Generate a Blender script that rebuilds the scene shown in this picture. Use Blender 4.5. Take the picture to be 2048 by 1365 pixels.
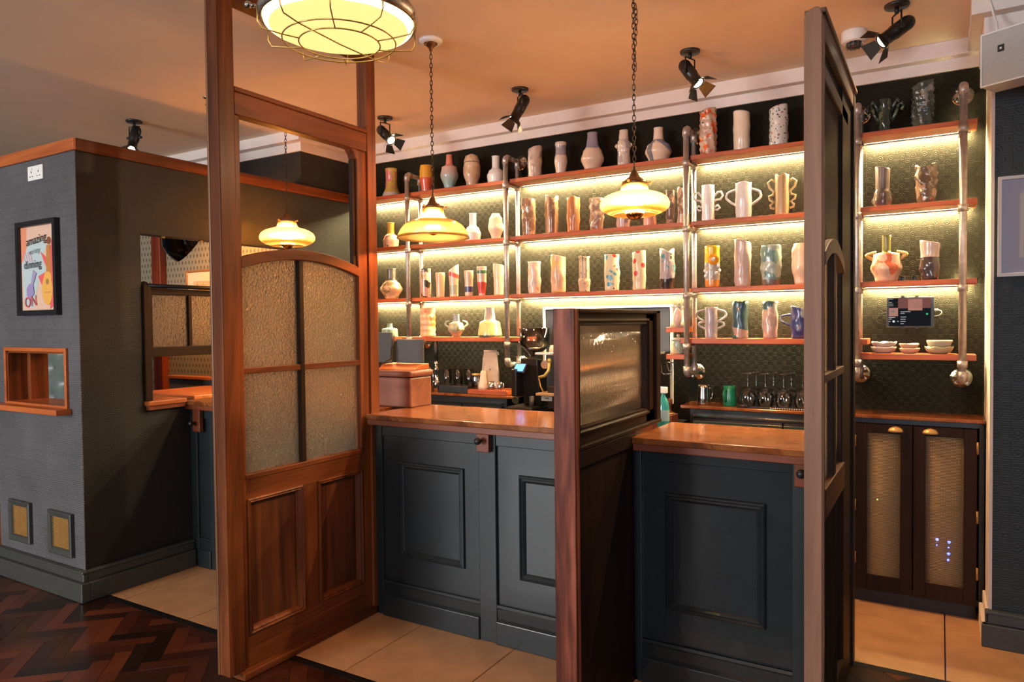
import bpy, bmesh, math, random
import numpy as np
from mathutils import Vector, Matrix
from math import sin, cos, pi, sqrt, atan2, radians as RAD
random.seed(7)
S = bpy.context.scene
for o in list(bpy.data.objects): bpy.data.objects.remove(o)
COL = S.collection

# ---------------------------------------------------------------- camera, world, big lights, exposure
cam = bpy.data.cameras.new('camera'); cam.sensor_width = 36.0
cam.lens = 1432.93544 * 36.0 / 2048.0; cam.clip_start = .05
co = bpy.data.objects.new('camera', cam); COL.objects.link(co); S.camera = co
_yaw, _pit, _rol = .53953289, -.02553394, -.01054578
_f = Vector((-sin(_yaw)*cos(_pit), cos(_yaw)*cos(_pit), sin(_pit)))
_r = Vector((cos(_yaw), sin(_yaw), 0)); _u = _r.cross(_f)
_r2 = _r*cos(_rol) + _u*sin(_rol); _u2 = -_r*sin(_rol) + _u*cos(_rol)
co.matrix_world = Matrix(((_r2.x,_u2.x,-_f.x,0),(_r2.y,_u2.y,-_f.y,0),(_r2.z,_u2.z,-_f.z,1.5),(0,0,0,1)))

W = bpy.data.worlds.new('world'); S.world = W; W.use_nodes = True
W.node_tree.nodes['Background'].inputs[0].default_value = (.50,.62,.80,1)
W.node_tree.nodes['Background'].inputs[1].default_value = .035

def area(name, loc, target, sx, sy, power, color):
    l = bpy.data.lights.new(name, 'AREA'); l.shape = 'RECTANGLE'; l.size = sx; l.size_y = sy
    l.energy = power; l.color = color
    o = bpy.data.objects.new(name, l); COL.objects.link(o); o.location = loc
    o.rotation_euler = (Vector(target)-Vector(loc)).to_track_quat('-Z','Y').to_euler(); return o
# daylight through the street window behind the photographer
area('window_daylight', (-5.0,-4.6,1.9), (-4.3,2.2,1.3), 2.4, 2.0, 400, (.95,.94,.95))
area('second_window_daylight', (1.1,-4.6,1.9), (.5,3.9,1.5), 1.4, 1.9, 128, (.72,.80,1.0))
# lamps of the rest of the room, hung out of view behind and above the photographer
area('room_lamp', (-.6,-1.6,2.75), (-1.2,1.6,0), .9, .9, 26, (1.0,.60,.32))

S.view_settings.view_transform = 'Standard'
try: S.view_settings.look = 'None'
except Exception: pass
S.view_settings.gamma = 1.0; S.view_settings.use_curve_mapping = False
S.view_settings.exposure = 0.0

# ---------------------------------------------------------------- materials
MATS = {}
class NT:
    def __init__(s, name):
        s.m = bpy.data.materials.new(name); s.m.use_nodes = True
        s.t = s.m.node_tree; s.n = s.t.nodes; s.l = s.t.links
        s.p = s.n['Principled BSDF']; s.out = s.n['Material Output']
    def add(s, typ, **kw):
        nd = s.n.new(typ)
        for k, v in kw.items(): setattr(nd, k, v)
        return nd
    def link(s, a, b): s.l.new(a, b)
    def val(s, sock, v):
        if hasattr(v, 'bl_idname') or isinstance(v, bpy.types.NodeSocket): s.link(v, sock)
        else: sock.default_value = v
    def math(s, op, a, b=0.0, clamp=False):
        nd = s.add('ShaderNodeMath', operation=op, use_clamp=clamp); s.val(nd.inputs[0], a); s.val(nd.inputs[1], b); return nd.outputs[0]
    def mix(s, fac, a, b):
        nd = s.add('ShaderNodeMixRGB'); s.val(nd.inputs[0], fac)
        s.val(nd.inputs[1], c4(a)); s.val(nd.inputs[2], c4(b)); return nd.outputs[0]
    def coords(s, scale=(1,1,1), kind='Object', rot=(0,0,0)):
        tc = s.add('ShaderNodeTexCoord'); mp = s.add('ShaderNodeMapping')
        mp.inputs['Scale'].default_value = scale; mp.inputs['Rotation'].default_value = rot
        s.link(tc.outputs[kind], mp.inputs[0]); return mp.outputs[0]
    def noise(s, vec, scale, detail=3, rough=.5, dist=0):
        nd = s.add('ShaderNodeTexNoise'); s.link(vec, nd.inputs['Vector'])
        nd.inputs['Scale'].default_value = scale; nd.inputs['Detail'].default_value = detail
        nd.inputs['Roughness'].default_value = rough; nd.inputs['Distortion'].default_value = dist
        return nd.outputs['Fac']
    def ramp(s, fac, stops):
        nd = s.add('ShaderNodeValToRGB'); s.link(fac, nd.inputs[0]); e = nd.color_ramp.elements
        e[0].position, e[0].color = stops[0][0], c4(stops[0][1]); e[1].position, e[1].color = stops[-1][0], c4(stops[-1][1])
        for p, c in stops[1:-1]:
            x = e.new(p); x.color = c4(c)
        return nd.outputs[0]
    def bump(s, h, strength=.3, dist=.01):
        nd = s.add('ShaderNodeBump'); nd.inputs['Strength'].default_value = strength; nd.inputs['Distance'].default_value = dist
        s.link(h, nd.inputs['Height']); s.link(nd.outputs[0], s.p.inputs['Normal'])
    def xyz(s, vec):
        nd = s.add('ShaderNodeSeparateXYZ'); s.link(vec, nd.inputs[0]); return nd.outputs
def c4(c):
    if isinstance(c, bpy.types.NodeSocket): return c
    return (c[0], c[1], c[2], 1) if len(c) == 3 else c
def srgb(r, g, b):
    f = lambda v: (v/255/12.92 if v <= 10 else ((v/255+.055)/1.055)**2.4)
    return (f(r), f(g), f(b))

def plain(name, col, rough=.5, metal=0, coat=0, spec=.5, noise=0, bump=0, nscale=30):
    if name in MATS: return MATS[name]
    t = NT(name); t.p.inputs['Roughness'].default_value = rough; t.p.inputs['Metallic'].default_value = metal
    t.p.inputs['Coat Weight'].default_value = coat; t.p.inputs['Specular IOR Level'].default_value = spec
    v = t.coords(); n = t.noise(v, nscale, 4)
    a = noise
    t.link(t.ramp(n, [(.3, [x*(1-a) for x in col]), (.7, [min(1, x*(1+a)) for x in col])]), t.p.inputs['Base Color'])
    if bump: t.bump(n, bump, .004)
    MATS[name] = t.m; return t.m

def wood(name, c1, c2, axis='Z', rough=.35, scale=14, coat=.2, bump=.12, mid=None, rings=0, spec=.4):
    if name in MATS: return MATS[name]
    t = NT(name); t.p.inputs['Specular IOR Level'].default_value = spec; sc = {'X': (.07,1,1), 'Y': (1,.07,1), 'Z': (1,1,.07)}[axis]
    v = t.coords(sc); n = t.noise(v, scale, 7, .62, .8)
    big = t.noise(t.coords(tuple(.3+.7*x for x in sc)), 3.2, 2)
    f = t.math('ADD', t.math('MULTIPLY', n, .75), t.math('MULTIPLY', big, .35))
    if rings:
        w = t.add('ShaderNodeTexWave', wave_type='RINGS', rings_direction={'X':'X','Y':'Y','Z':'Z'}[axis])
        vr = t.coords({'X': (.12,1,1), 'Y': (1,.12,1), 'Z': (1,1,.12)}[axis]); t.link(vr, w.inputs['Vector'])
        w.inputs['Scale'].default_value = rings; w.inputs['Distortion'].default_value = 9; w.inputs['Detail'].default_value = 3
        w.inputs['Detail Scale'].default_value = 1.2
        f = t.math('ADD', t.math('MULTIPLY', f, .72), t.math('MULTIPLY', w.outputs['Fac'], .30))
    st = [(.32, c1), (.72, c2)] if mid is None else [(.30, c1), (.52, mid), (.74, c2)]
    t.link(t.ramp(f, st), t.p.inputs['Base Color'])
    t.p.inputs['Roughness'].default_value = rough; t.p.inputs['Coat Weight'].default_value = coat
    t.p.inputs['Coat Roughness'].default_value = .25
    t.bump(n, bump, .003)
    MATS[name] = t.m; return t.m

def emit(name, col, strength):
    if name in MATS: return MATS[name]
    t = NT(name); t.p.inputs['Base Color'].default_value = (0,0,0,1); t.p.inputs['Specular IOR Level'].default_value = 0
    t.p.inputs['Emission Color'].default_value = c4(col); t.p.inputs['Emission Strength'].default_value = strength
    MATS[name] = t.m; return t.m

def wallpaper(name, col, axis, strength=.5, rough=.42, cell=.075, lines=0.0, spec=.3):
    if name in MATS: return MATS[name]
    t = NT(name); x, y, z = t.xyz(t.coords()); a = x if axis == 'X' else y
    def fr(s_, off):
        q = t.math('FRACT', t.math('ADD', t.math('MULTIPLY', s_, 1/cell), off)); return t.math('ABSOLUTE', t.math('SUBTRACT', q, .5))
    u, w = fr(a, 0), fr(z, 0); u2, w2 = fr(a, .5), fr(z, .5)
    d1 = t.math('SQRT', t.math('ADD', t.math('MULTIPLY', u, u), t.math('MULTIPLY', w, w)))
    d2 = t.math('MAXIMUM', u2, w2)
    h1 = t.math('MULTIPLY', t.math('SINE', t.math('MULTIPLY', d1, 38)), t.math('LESS_THAN', d1, .34))
    h2 = t.math('MULTIPLY', t.math('SINE', t.math('MULTIPLY', d2, 46)), t.math('LESS_THAN', d2, .26))
    h = t.math('ADD', h1, h2)
    if lines: h = t.math('ADD', h, t.math('MULTIPLY', t.math('SINE', t.math('MULTIPLY', z, 620)), lines))
    n = t.noise(t.coords(), 60, 3); h = t.math('ADD', h, t.math('MULTIPLY', n, .5))
    big = t.noise(t.coords(), 3, 3)
    t.link(t.ramp(big, [(.3, [c*.85 for c in col]), (.7, [c*1.15 for c in col])]), t.p.inputs['Base Color'])
    t.p.inputs['Roughness'].default_value = rough
    t.p.inputs['Specular IOR Level'].default_value = spec
    t.bump(h, strength, .002); MATS[name] = t.m; return t.m

def dotpaper(name):
    t = NT(name); x, y, z = t.xyz(t.coords())
    row = t.math('FLOOR', t.math('MULTIPLY', z, 20)); off = t.math('MULTIPLY', row, .5)
    u = t.math('SUBTRACT', t.math('FRACT', t.math('ADD', t.math('MULTIPLY', x, 23), off)), .5)
    w = t.math('SUBTRACT', t.math('FRACT', t.math('MULTIPLY', z, 20)), .5)
    d = t.math('SQRT', t.math('ADD', t.math('MULTIPLY', t.math('MULTIPLY', u, u), 2.2), t.math('MULTIPLY', w, w)))
    f = t.math('LESS_THAN', d, .30)
    t.link(t.mix(f, (.30,.25,.17), (.13,.095,.055)), t.p.inputs['Base Color']); t.p.inputs['Roughness'].default_value = .45
    MATS[name] = t.m; return t.m

def see_glass(name, tint, trans, rough=.0, bumpy=0.0, bscale=60, gloss=.08, transl=0.0, tcol=None):
    """thin pane: tinted transparent + a clear gloss (+ translucent), cheap and true from any side"""
    if name in MATS: return MATS[name]
    t = NT(name)
    tr = t.add('ShaderNodeBsdfTransparent'); tr.inputs[0].default_value = c4(tint)
    gl = t.add('ShaderNodeBsdfGlossy'); gl.inputs['Roughness'].default_value = .06; gl.inputs[0].default_value = (1,1,1,1)
    fr = t.add('ShaderNodeFresnel'); fr.inputs[0].default_value = 1.45
    m1 = t.add('ShaderNodeMixShader'); t.link(tr.outputs[0], m1.inputs[1])
    last = tr.outputs[0]
    if transl:
        tl = t.add('ShaderNodeBsdfTranslucent'); tl.inputs[0].default_value = c4(tcol or tint)
        mm = t.add('ShaderNodeMixShader'); mm.inputs[0].default_value = transl
        t.link(last, mm.inputs[1]); t.link(tl.outputs[0], mm.inputs[2]); last = mm.outputs[0]
    t.link(last, m1.inputs[1]); t.link(gl.outputs[0], m1.inputs[2])
    t.link(t.math('ADD', fr.outputs[0], gloss, True), m1.inputs[0])
    t.link(m1.outputs[0], t.out.inputs[0]); MATS[name] = t.m; return t.m

def rough_glass(name, tint, rough, bump, scale, ior=1.35, stretch=(1,1,1), transl=0):
    if name in MATS: return MATS[name]
    t = NT(name); t.p.inputs['Base Color'].default_value = c4(tint); t.p.inputs['Roughness'].default_value = rough
    t.p.inputs['Transmission Weight'].default_value = 1.0; t.p.inputs['IOR'].default_value = ior
    if bump:
        v = t.coords(stretch); vo = t.add('ShaderNodeTexVoronoi'); vo.inputs['Scale'].default_value = scale; t.link(v, vo.inputs['Vector'])
        n = t.noise(v, scale*1.7, 2)
        t.bump(t.math('ADD', vo.outputs['Distance'], n), bump, .007)
    if transl:
        tl = t.add('ShaderNodeBsdfTranslucent'); tl.inputs[0].default_value = (1,.86,.62,1); mx = t.add('ShaderNodeMixShader'); mx.inputs[0].default_value = transl
        t.link(t.p.outputs[0], mx.inputs[1]); t.link(tl.outputs[0], mx.inputs[2]); t.link(mx.outputs[0], t.out.inputs[0])
    MATS[name] = t.m; return t.m

def marble(name):
    t = NT(name); v = t.coords((1,1.6,1)); n = t.noise(v, 5, 8, .62, 1.6); n2 = t.noise(v, 26, 5, .6, .5)
    col = t.ramp(n, [(.30, srgb(82,43,19)), (.46, srgb(128,71,33)), (.58, srgb(148,90,50)), (.72, srgb(100,54,25))])
    vein = t.math('GREATER_THAN', n2, .63)
    t.link(t.mix(t.math('MULTIPLY', vein, .45), col, srgb(84,60,40)), t.p.inputs['Base Color'])
    t.p.inputs['Roughness'].default_value = .16; t.p.inputs['Coat Weight'].default_value = .12; t.p.inputs['Coat Roughness'].default_value = .08
    MATS[name] = t.m; return t.m

def random_wood(name, c1, c2, c3, rough):
    t = NT(name); oi = t.add('ShaderNodeObjectInfo'); v = t.coords((1,.12,1)); n = t.noise(v, 40, 5, .6, .5)
    base = t.ramp(oi.outputs['Random'], [(0, c1), (.55, c2), (1, c3)])
    t.link(t.mix(t.math('MULTIPLY', n, .55), base, [x*.35 for x in c1]), t.p.inputs['Base Color'])
    t.p.inputs['Roughness'].default_value = rough; t.p.inputs['Coat Weight'].default_value = .3; t.p.inputs['Coat Roughness'].default_value = .2
    t.bump(n, .1, .002); MATS[name] = t.m; return t.m

GZ = [0]
def glaze(base, *layers, rough=.28, metal=0, coat=.4, bump=0):
    """procedural ceramic glaze: base colour with spots, bands, patches, stripes and fades"""
    GZ[0] += 1
    t = NT('glaze_%02d' % GZ[0]); v = t.coords(); x, y, z = t.xyz(v); col = c4(base)
    for i, L in enumerate(layers):
        k, c = L[0], L[1]
        if k == 'spot':
            vo = t.add('ShaderNodeTexVoronoi'); vo.inputs['Scale'].default_value = L[2]; t.link(v, vo.inputs['Vector'])
            f = t.math('LESS_THAN', vo.outputs['Distance'], L[3])
        elif k == 'noise':
            mp = t.coords((1,1,1)); sh = t.add('ShaderNodeVectorMath', operation='ADD'); t.link(mp, sh.inputs[0]); sh.inputs[1].default_value = (i*3.1+GZ[0], i*1.7, GZ[0]*.61)
            f = t.math('GREATER_THAN', t.noise(sh.outputs[0], L[2], 3), L[3])
        elif k == 'band':
            zz = t.math('ADD', z, t.math('MULTIPLY', t.math('SUBTRACT', t.noise(v, 25, 2), .5), L[4] if len(L) > 4 else .004))
            f = t.math('MULTIPLY', t.math('GREATER_THAN', zz, L[2]), t.math('LESS_THAN', zz, L[3]))
        elif k == 'slant':
            f = t.math('GREATER_THAN', t.math('ADD', t.math('MULTIPLY', x, L[2]), z), L[3])
        elif k == 'stripe':
            an = t.math('ARCTAN2', y, x); f = t.math('GREATER_THAN', t.math('SINE', t.math('MULTIPLY', an, L[2])), L[3])
            if len(L) > 4: f = t.math('MULTIPLY', f, t.math('GREATER_THAN', z, L[4]))
        elif k == 'fade':
            f = t.math('DIVIDE', t.math('SUBTRACT', z, L[2]), L[3]-L[2], True)
        col = t.mix(f, col, c)
    if isinstance(col, bpy.types.NodeSocket): t.link(col, t.p.inputs['Base Color'])
    else: t.p.inputs['Base Color'].default_value = col
    t.p.inputs['Roughness'].default_value = rough; t.p.inputs['Metallic'].default_value = metal
    t.p.inputs['Coat Weight'].default_value = coat; t.p.inputs['Coat Roughness'].default_value = .12
    if bump: t.bump(t.noise(v, 90, 3), bump, .003)
    return t.m

# ---------------------------------------------------------------- mesh building
class MB:
    def __init__(s): s.v, s.f, s.sm = [], [], []
    def add(s, vs, fs, smooth=False):
        b = len(s.v); s.v += [tuple(p) for p in vs]
        for q in fs: s.f.append([b+i for i in q]); s.sm.append(smooth)
        return s
    def box(s, x0, x1, y0, y1, z0, z1):
        x0, x1 = min(x0,x1), max(x0,x1); y0, y1 = min(y0,y1), max(y0,y1); z0, z1 = min(z0,z1), max(z0,z1)
        return s.add([(x0,y0,z0),(x1,y0,z0),(x1,y1,z0),(x0,y1,z0),(x0,y0,z1),(x1,y0,z1),(x1,y1,z1),(x0,y1,z1)],
                     [(0,3,2,1),(4,5,6,7),(0,1,5,4),(1,2,6,5),(2,3,7,6),(3,0,4,7)])
    def prism(s, poly, axis, a, b):
        n = len(poly); P = lambda u, w, d: {'X': (d,u,w), 'Y': (u,d,w), 'Z': (u,w,d)}[axis]
        vs = [P(u,w,a) for u, w in poly] + [P(u,w,b) for u, w in poly]
        fs = [tuple(range(n)), tuple(range(2*n-1, n-1, -1))] + [(i, i+n, (i+1)%n+n, (i+1)%n) for i in range(n)]
        return s.add(vs, fs)
    def strip(s, lo, hi, axis, a, b):
        """solid between two polylines (quads), extruded along axis"""
        n = len(lo); P = lambda q, d: {'X': (d,q[0],q[1]), 'Y': (q[0],d,q[1])}[axis]
        vs = [P(q,a) for q in lo]+[P(q,a) for q in hi]+[P(q,b) for q in lo]+[P(q,b) for q in hi]
        fs = []
        for i in range(n-1):
            fs += [(i,i+1,n+i+1,n+i), (2*n+i,3*n+i,3*n+i+1,2*n+i+1), (i,2*n+i,2*n+i+1,i+1), (n+i,n+i+1,3*n+i+1,3*n+i)]
        fs += [(0,n,3*n,2*n), (n-1,3*n-1,4*n-1,2*n-1)]
        return s.add(vs, fs)
    def lathe(s, prof, n=24, c=(0,0,0), smooth=True, fn=None, cap=True):
        m = len(prof); vs = []
        for r, z in prof:
            for j in range(n):
                a = 2*pi*j/n; rr, zz = (r, z) if fn is None else fn(r, z, a)
                vs.append((c[0]+rr*cos(a), c[1]+rr*sin(a), c[2]+zz))
        fs = [(i*n+j, i*n+(j+1)%n, (i+1)*n+(j+1)%n, (i+1)*n+j) for i in range(m-1) for j in range(n)]
        if cap and prof[0][0] > 1e-6: fs.append(tuple(range(n-1,-1,-1)))
        if cap and prof[-1][0] > 1e-6: fs.append(tuple((m-1)*n+j for j in range(n)))
        return s.add(vs, fs, smooth)
    def cyl(s, p0, p1, r0, r1=None, n=16, smooth=True):
        r1 = r0 if r1 is None else r1; p0, p1 = Vector(p0), Vector(p1); d = (p1-p0).normalized()
        a = d.orthogonal().normalized(); b = d.cross(a); vs = []
        for p, r in ((p0,r0),(p1,r1)):
            for j in range(n):
                t = 2*pi*j/n; vs.append(p + (a*cos(t)+b*sin(t))*r)
        s.add(vs, [(j,(j+1)%n,n+(j+1)%n,n+j) for j in range(n)], smooth)
        k = len(s.v)-2*n; s.f.append([k+j for j in range(n-1,-1,-1)]); s.f.append([k+n+j for j in range(n)]); s.sm += [False, False]
        return s
    def tube(s, pts, r, n=8, closed=False):
        pts = [Vector(p) for p in pts]; m = len(pts); vs = []; a = None
        for i, p in enumerate(pts):
            q0 = pts[i-1] if (i or closed) else p; q1 = pts[(i+1)%m] if (i < m-1 or closed) else p
            d = (q1-q0).normalized()
            a = d.orthogonal().normalized() if a is None else (a - d*a.dot(d)).normalized()
            b = d.cross(a); rr = r[i] if isinstance(r, (list,tuple)) else r
            for j in range(n):
                t = 2*pi*j/n; vs.append(p+(a*cos(t)+b*sin(t))*rr)
        k = m if closed else m-1
        fs = [(i*n+j, i*n+(j+1)%n, ((i+1)%m)*n+(j+1)%n, ((i+1)%m)*n+j) for i in range(k) for j in range(n)]
        if not closed: fs += [tuple(range(n-1,-1,-1)), tuple((m-1)*n+j for j in range(n))]
        return s.add(vs, fs, True)
    def ball(s, c, r, n=16, m=10, sz=1.0):
        return s.lathe([(max(0, r*sin(pi*i/m)) if 0 < i < m else 0, -r*sz*cos(pi*i/m)) for i in range(m+1)], n, c)
    def frame(s, axis, u0, u1, w0, w1, prof):
        """mitred rectangular moulding; prof = [(inset, depth coordinate)], closed section"""
        k = len(prof); vs = []
        for (cu, cw, du, dw) in ((u0,w0,1,1),(u1,w0,-1,1),(u1,w1,-1,-1),(u0,w1,1,-1)):
            for ins, d in prof:
                u, w = cu+du*ins, cw+dw*ins; vs.append((d,u,w) if axis == 'X' else (u,d,w))
        fs = [(c*k+i, c*k+(i+1)%k, ((c+1)%4)*k+(i+1)%k, ((c+1)%4)*k+i) for c in range(4) for i in range(k)]
        return s.add(vs, fs)
    def xform(s, M):
        s.v = [tuple(M @ Vector(p)) for p in s.v]; return s
    def build(s, name, mat, parent=None, bevel=0, kind=None, label=None):
        o = ORG.get(parent.name, (0,0,0)) if parent else (0,0,0)
        me = bpy.data.meshes.new(name); me.from_pydata([(p[0]-o[0],p[1]-o[1],p[2]-o[2]) for p in s.v], [], s.f)
        bm = bmesh.new(); bm.from_mesh(me); bmesh.ops.recalc_face_normals(bm, faces=bm.faces)
        bm.to_mesh(me); bm.free()
        me.polygons.foreach_set('use_smooth', s.sm); me.materials.append(mat); me.update()
        ob = bpy.data.objects.new(name, me); COL.objects.link(ob)
        if parent: ob.parent = parent; ORG[ob.name] = o
        if bevel:
            b = ob.modifiers.new('bevel', 'BEVEL'); b.width = bevel; b.segments = 2; b.limit_method = 'ANGLE'; b.angle_limit = RAD(40)
        if kind: ob['kind'] = kind
        if label: ob['label'] = label
        return ob
ORG = {}
def thing(name, label, cat, loc=(0,0,0), group=None, world=True):
    o = bpy.data.objects.new(name, None); o.empty_display_size = .05; COL.objects.link(o); o.location = loc
    o['label'] = label; o['category'] = cat
    if group: o['group'] = group
    ORG[o.name] = tuple(loc) if world else (0,0,0)
    return o
def single(name, mb, mat, label, cat, loc=(0,0,0), rot=0, bevel=0, group=None):
    ob = mb.build(name, mat, None, bevel); ob.location = loc; ob.rotation_euler = (0,0,rot)
    ob['label'] = label; ob['category'] = cat
    if group: ob['group'] = group
    ORG[ob.name] = (0,0,0)
    return ob
def struct(name, mb, mat, bevel=0):
    ob = mb.build(name, mat, None, bevel); ob['kind'] = 'structure'; ORG[ob.name] = (0,0,0); return ob
def dup(root, loc, rot=None, label=None):
    r = root.copy(); COL.objects.link(r); r.location = loc
    if rot is not None: r.rotation_euler = (0,0,rot)
    if label: r['label'] = label
    for ch in list(root.children):
        c = ch.copy(); COL.objects.link(c); c.parent = r
        for g in list(ch.children):
            d = g.copy(); COL.objects.link(d); d.parent = c
    return r
def share(src, name, loc, rot=(0,0,0), parent=None):
    o = bpy.data.objects.new(name, src.data); COL.objects.link(o); o.location = loc; o.rotation_euler = rot
    if parent: o.parent = parent
    return o
def text_mesh(s, size, M):
    cu = bpy.data.curves.new('txt', 'FONT'); cu.body = s; cu.size = size; cu.align_x = 'CENTER'; cu.extrude = .0004
    o = bpy.data.objects.new('txt', cu); COL.objects.link(o); dg = bpy.context.evaluated_depsgraph_get()
    me = o.evaluated_get(dg).to_mesh(); mb = MB()
    mb.add([M @ v.co for v in me.vertices], [tuple(p.vertices) for p in me.polygons])
    bpy.data.objects.remove(o); bpy.data.curves.remove(cu); return mb

# ---------------------------------------------------------------- palette
M_ceil = plain('ceiling_paint', (.82,.68,.52), .75, noise=.03, nscale=4)
M_cream = plain('cream_paint', (.74,.66,.60), .5, noise=.03)
M_dark = plain('dark_green_paint', (.0145,.021,.0235), .36, noise=.10, nscale=8, coat=.15, bump=.03)
M_darkg = plain('dark_gloss_paint', (.016,.021,.023), .22, noise=.12, nscale=8, coat=.4)
M_skirt = plain('skirting_paint', (.050,.053,.047), .4, noise=.1)
M_paperF = wallpaper('embossed_paper_front', (.105,.102,.106), 'X', .6, .5, .07, .7)
M_paperS = wallpaper('embossed_paper_side', (.019,.0175,.016), 'Y', .16, .55, .07, .6)  # booth paper again, colour darkened to stand for shade on the side wall
M_paperB = wallpaper('embossed_paper_back', (.0105,.0100,.0064), 'X', .4, .6, .052, spec=.08)
M_paperR = wallpaper('embossed_paper_pier', (.036,.047,.049), 'X', .25, .5, .085, .4)
M_booth = dotpaper('dotted_paper')
M_mahY = wood('mahogany_y', srgb(38,20,11), srgb(142,78,40), 'Y', .45, 12, .03, spec=.15, mid=srgb(94,50,26))
M_mahZ = wood('mahogany_z', srgb(38,20,11), srgb(142,78,40), 'Z', .45, 12, .03, spec=.15, mid=srgb(94,50,26))
M_mahX = wood('mahogany_x', srgb(38,20,11), srgb(142,78,40), 'X', .45, 12, .03, spec=.15, mid=srgb(94,50,26))
M_panel = wood('mahogany_panel', srgb(24,13,8), srgb(122,68,36), 'Z', .4, 9, .1, mid=srgb(66,35,19))
M_edge = wood('worn_edge', srgb(70,40,22), srgb(132,86,52), 'Z', .4, 14, .2)
M_oak = wood('stained_oak', srgb(44,18,11), srgb(160,92,68), 'Z', .5, 16, 0, .25, mid=srgb(124,64,46), rings=9, spec=.22)
M_dwY = wood('dark_oak_y', srgb(18,10,6), srgb(50,31,19), 'Y', .5, 14, 0, spec=.12)
M_dwZ = wood('dark_oak_z', srgb(18,10,6), srgb(50,31,19), 'Z', .5, 14, 0, spec=.12)
M_tanZ = wood('tan_pine_z', srgb(104,70,50), srgb(158,116,90), 'Z', .45, 12, .1, mid=srgb(132,94,72))
M_tanY = wood('tan_pine_y', srgb(70,48,32), srgb(128,92,64), 'Y', .45, 12, .1)
M_shelf = wood('shelf_wood', srgb(110,46,14), srgb(196,98,42), 'X', .45, 14, .05, mid=srgb(158,72,28))
M_lip = wood('counter_lip', srgb(72,32,18), srgb(138,72,44), 'X', .35, 14, .3)
M_sillX = wood('sill_wood', srgb(130,58,22), srgb(206,112,56), 'X', .4, 12, .2)
M_sillY = wood('sill_wood_y', srgb(120,56,22), srgb(196,106,52), 'Y', .4, 12, .2)
M_till = wood('till_wood', srgb(96,54,40), srgb(146,92,70), 'X', .4, 12, .1)
M_stone = marble('brown_marble')
M_pipe = plain('galvanised', (.50,.46,.43), .42, .75, noise=.18, nscale=40)
M_black = plain('black_metal', (.012,.012,.012), .35, .3)
M_blackp = plain('black_plastic', (.012,.012,.013), .38)
M_steel = plain('polished_steel', (.62,.60,.57), .14, 1)
M_chrome = plain('chrome', (.75,.74,.72), .08, 1)
M_brass = plain('brass', (.66,.40,.13), .38, .45, noise=.12)
M_brassd = plain('aged_brass', (.40,.24,.08), .42, .4, noise=.2)
M_white = plain('white_plastic', (.78,.77,.73), .4)
M_wframe = plain('white_frame', (.72,.70,.70), .45)
M_tile = plain('tan_stone_tile', srgb(190,142,98), .42, noise=.14, nscale=7, coat=.1)
M_parq = random_wood('parquet', srgb(26,12,8), srgb(70,31,17), srgb(112,56,30), .28)
M_tex = rough_glass('textured_glass', (.98,.88,.70), .13, 1.0, 78, transl=.075)
M_reed = rough_glass('reeded_glass', (.98,.93,.84), .05, 0, 1, 1.4, transl=.035)
M_clear = see_glass('clear_glass', (.93,.94,.93), .9, gloss=.03)
M_amber = see_glass('amber_glass', (1.0,.90,.62), .6, gloss=.02, transl=.62, tcol=(1,.86,.50))
M_led = emit('led_strip', (1.0,.79,.40), 1500)
M_bulb = emit('lamp_filament', (1.0,.41,.12), 1550)
# ================================================================ SETTING
ZC = 2.915; YW = 4.38
struct('ceiling', MB().box(-8.2,3.2,-5.2,4.6,ZC,ZC+.1), M_ceil)
floor = struct('floor', MB().box(-8.2,3.2,-5.2,4.6,-.12,-.012), plain('floor_bed', srgb(52,26,15), .3, noise=.5, nscale=5, coat=.2))
wb = struct('wall_back', MB().box(-4.6,.20,YW,YW+.15,0,ZC), M_paperB)
# cornices along the back wall: an upper box nearer the room, a lower fascia on the wall
struct('trim_1', MB().box(-4.03,.2025,4.31,YW,2.835,ZC), M_cream, .004)
struct('trim_2', MB().box(-4.03,.19,4.362,YW,2.775,2.835), M_cream, .003)
# chimney breast behind the booth with the same cornice
struct('wall_chimney', MB().box(-7.6,-4.035,3.75,YW,0,ZC), M_paperS)
struct('trim_3', MB().box(-7.6,-3.975,3.675,YW-.07,2.84,ZC), M_cream, .004)
struct('trim_4', MB().box(-7.6,-4.02,3.735,YW-.02,2.775,2.84), M_cream, .003)
# right hand pier: cream return, dark papered face, stepped skirting, cornice wrapped round it
struct('wall_right', MB().box(.203,2.6,3.90,YW+.1,0,ZC), M_paperR)
struct('trim_5', MB().box(.192,.2045,3.897,YW,0,ZC), M_cream)
struct('trim_6', MB().box(.11,2.6,3.80,4.31,2.84,ZC).box(.16,2.6,3.86,4.36,2.755,2.84), M_cream, .004)
struct('baseboard_right', MB().box(.165,2.6,3.865,3.90,0,.105).box(.178,2.6,3.88,3.90,.105,.168).box(.178,2.6,3.872,3.90,.150,.166), M_skirt, .004)
struct('baseboard_pier', MB().box(.165,.192,3.866,4.16,0,.105).box(.180,.192,3.88,4.16,.105,.168), M_cream, .004)
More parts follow.
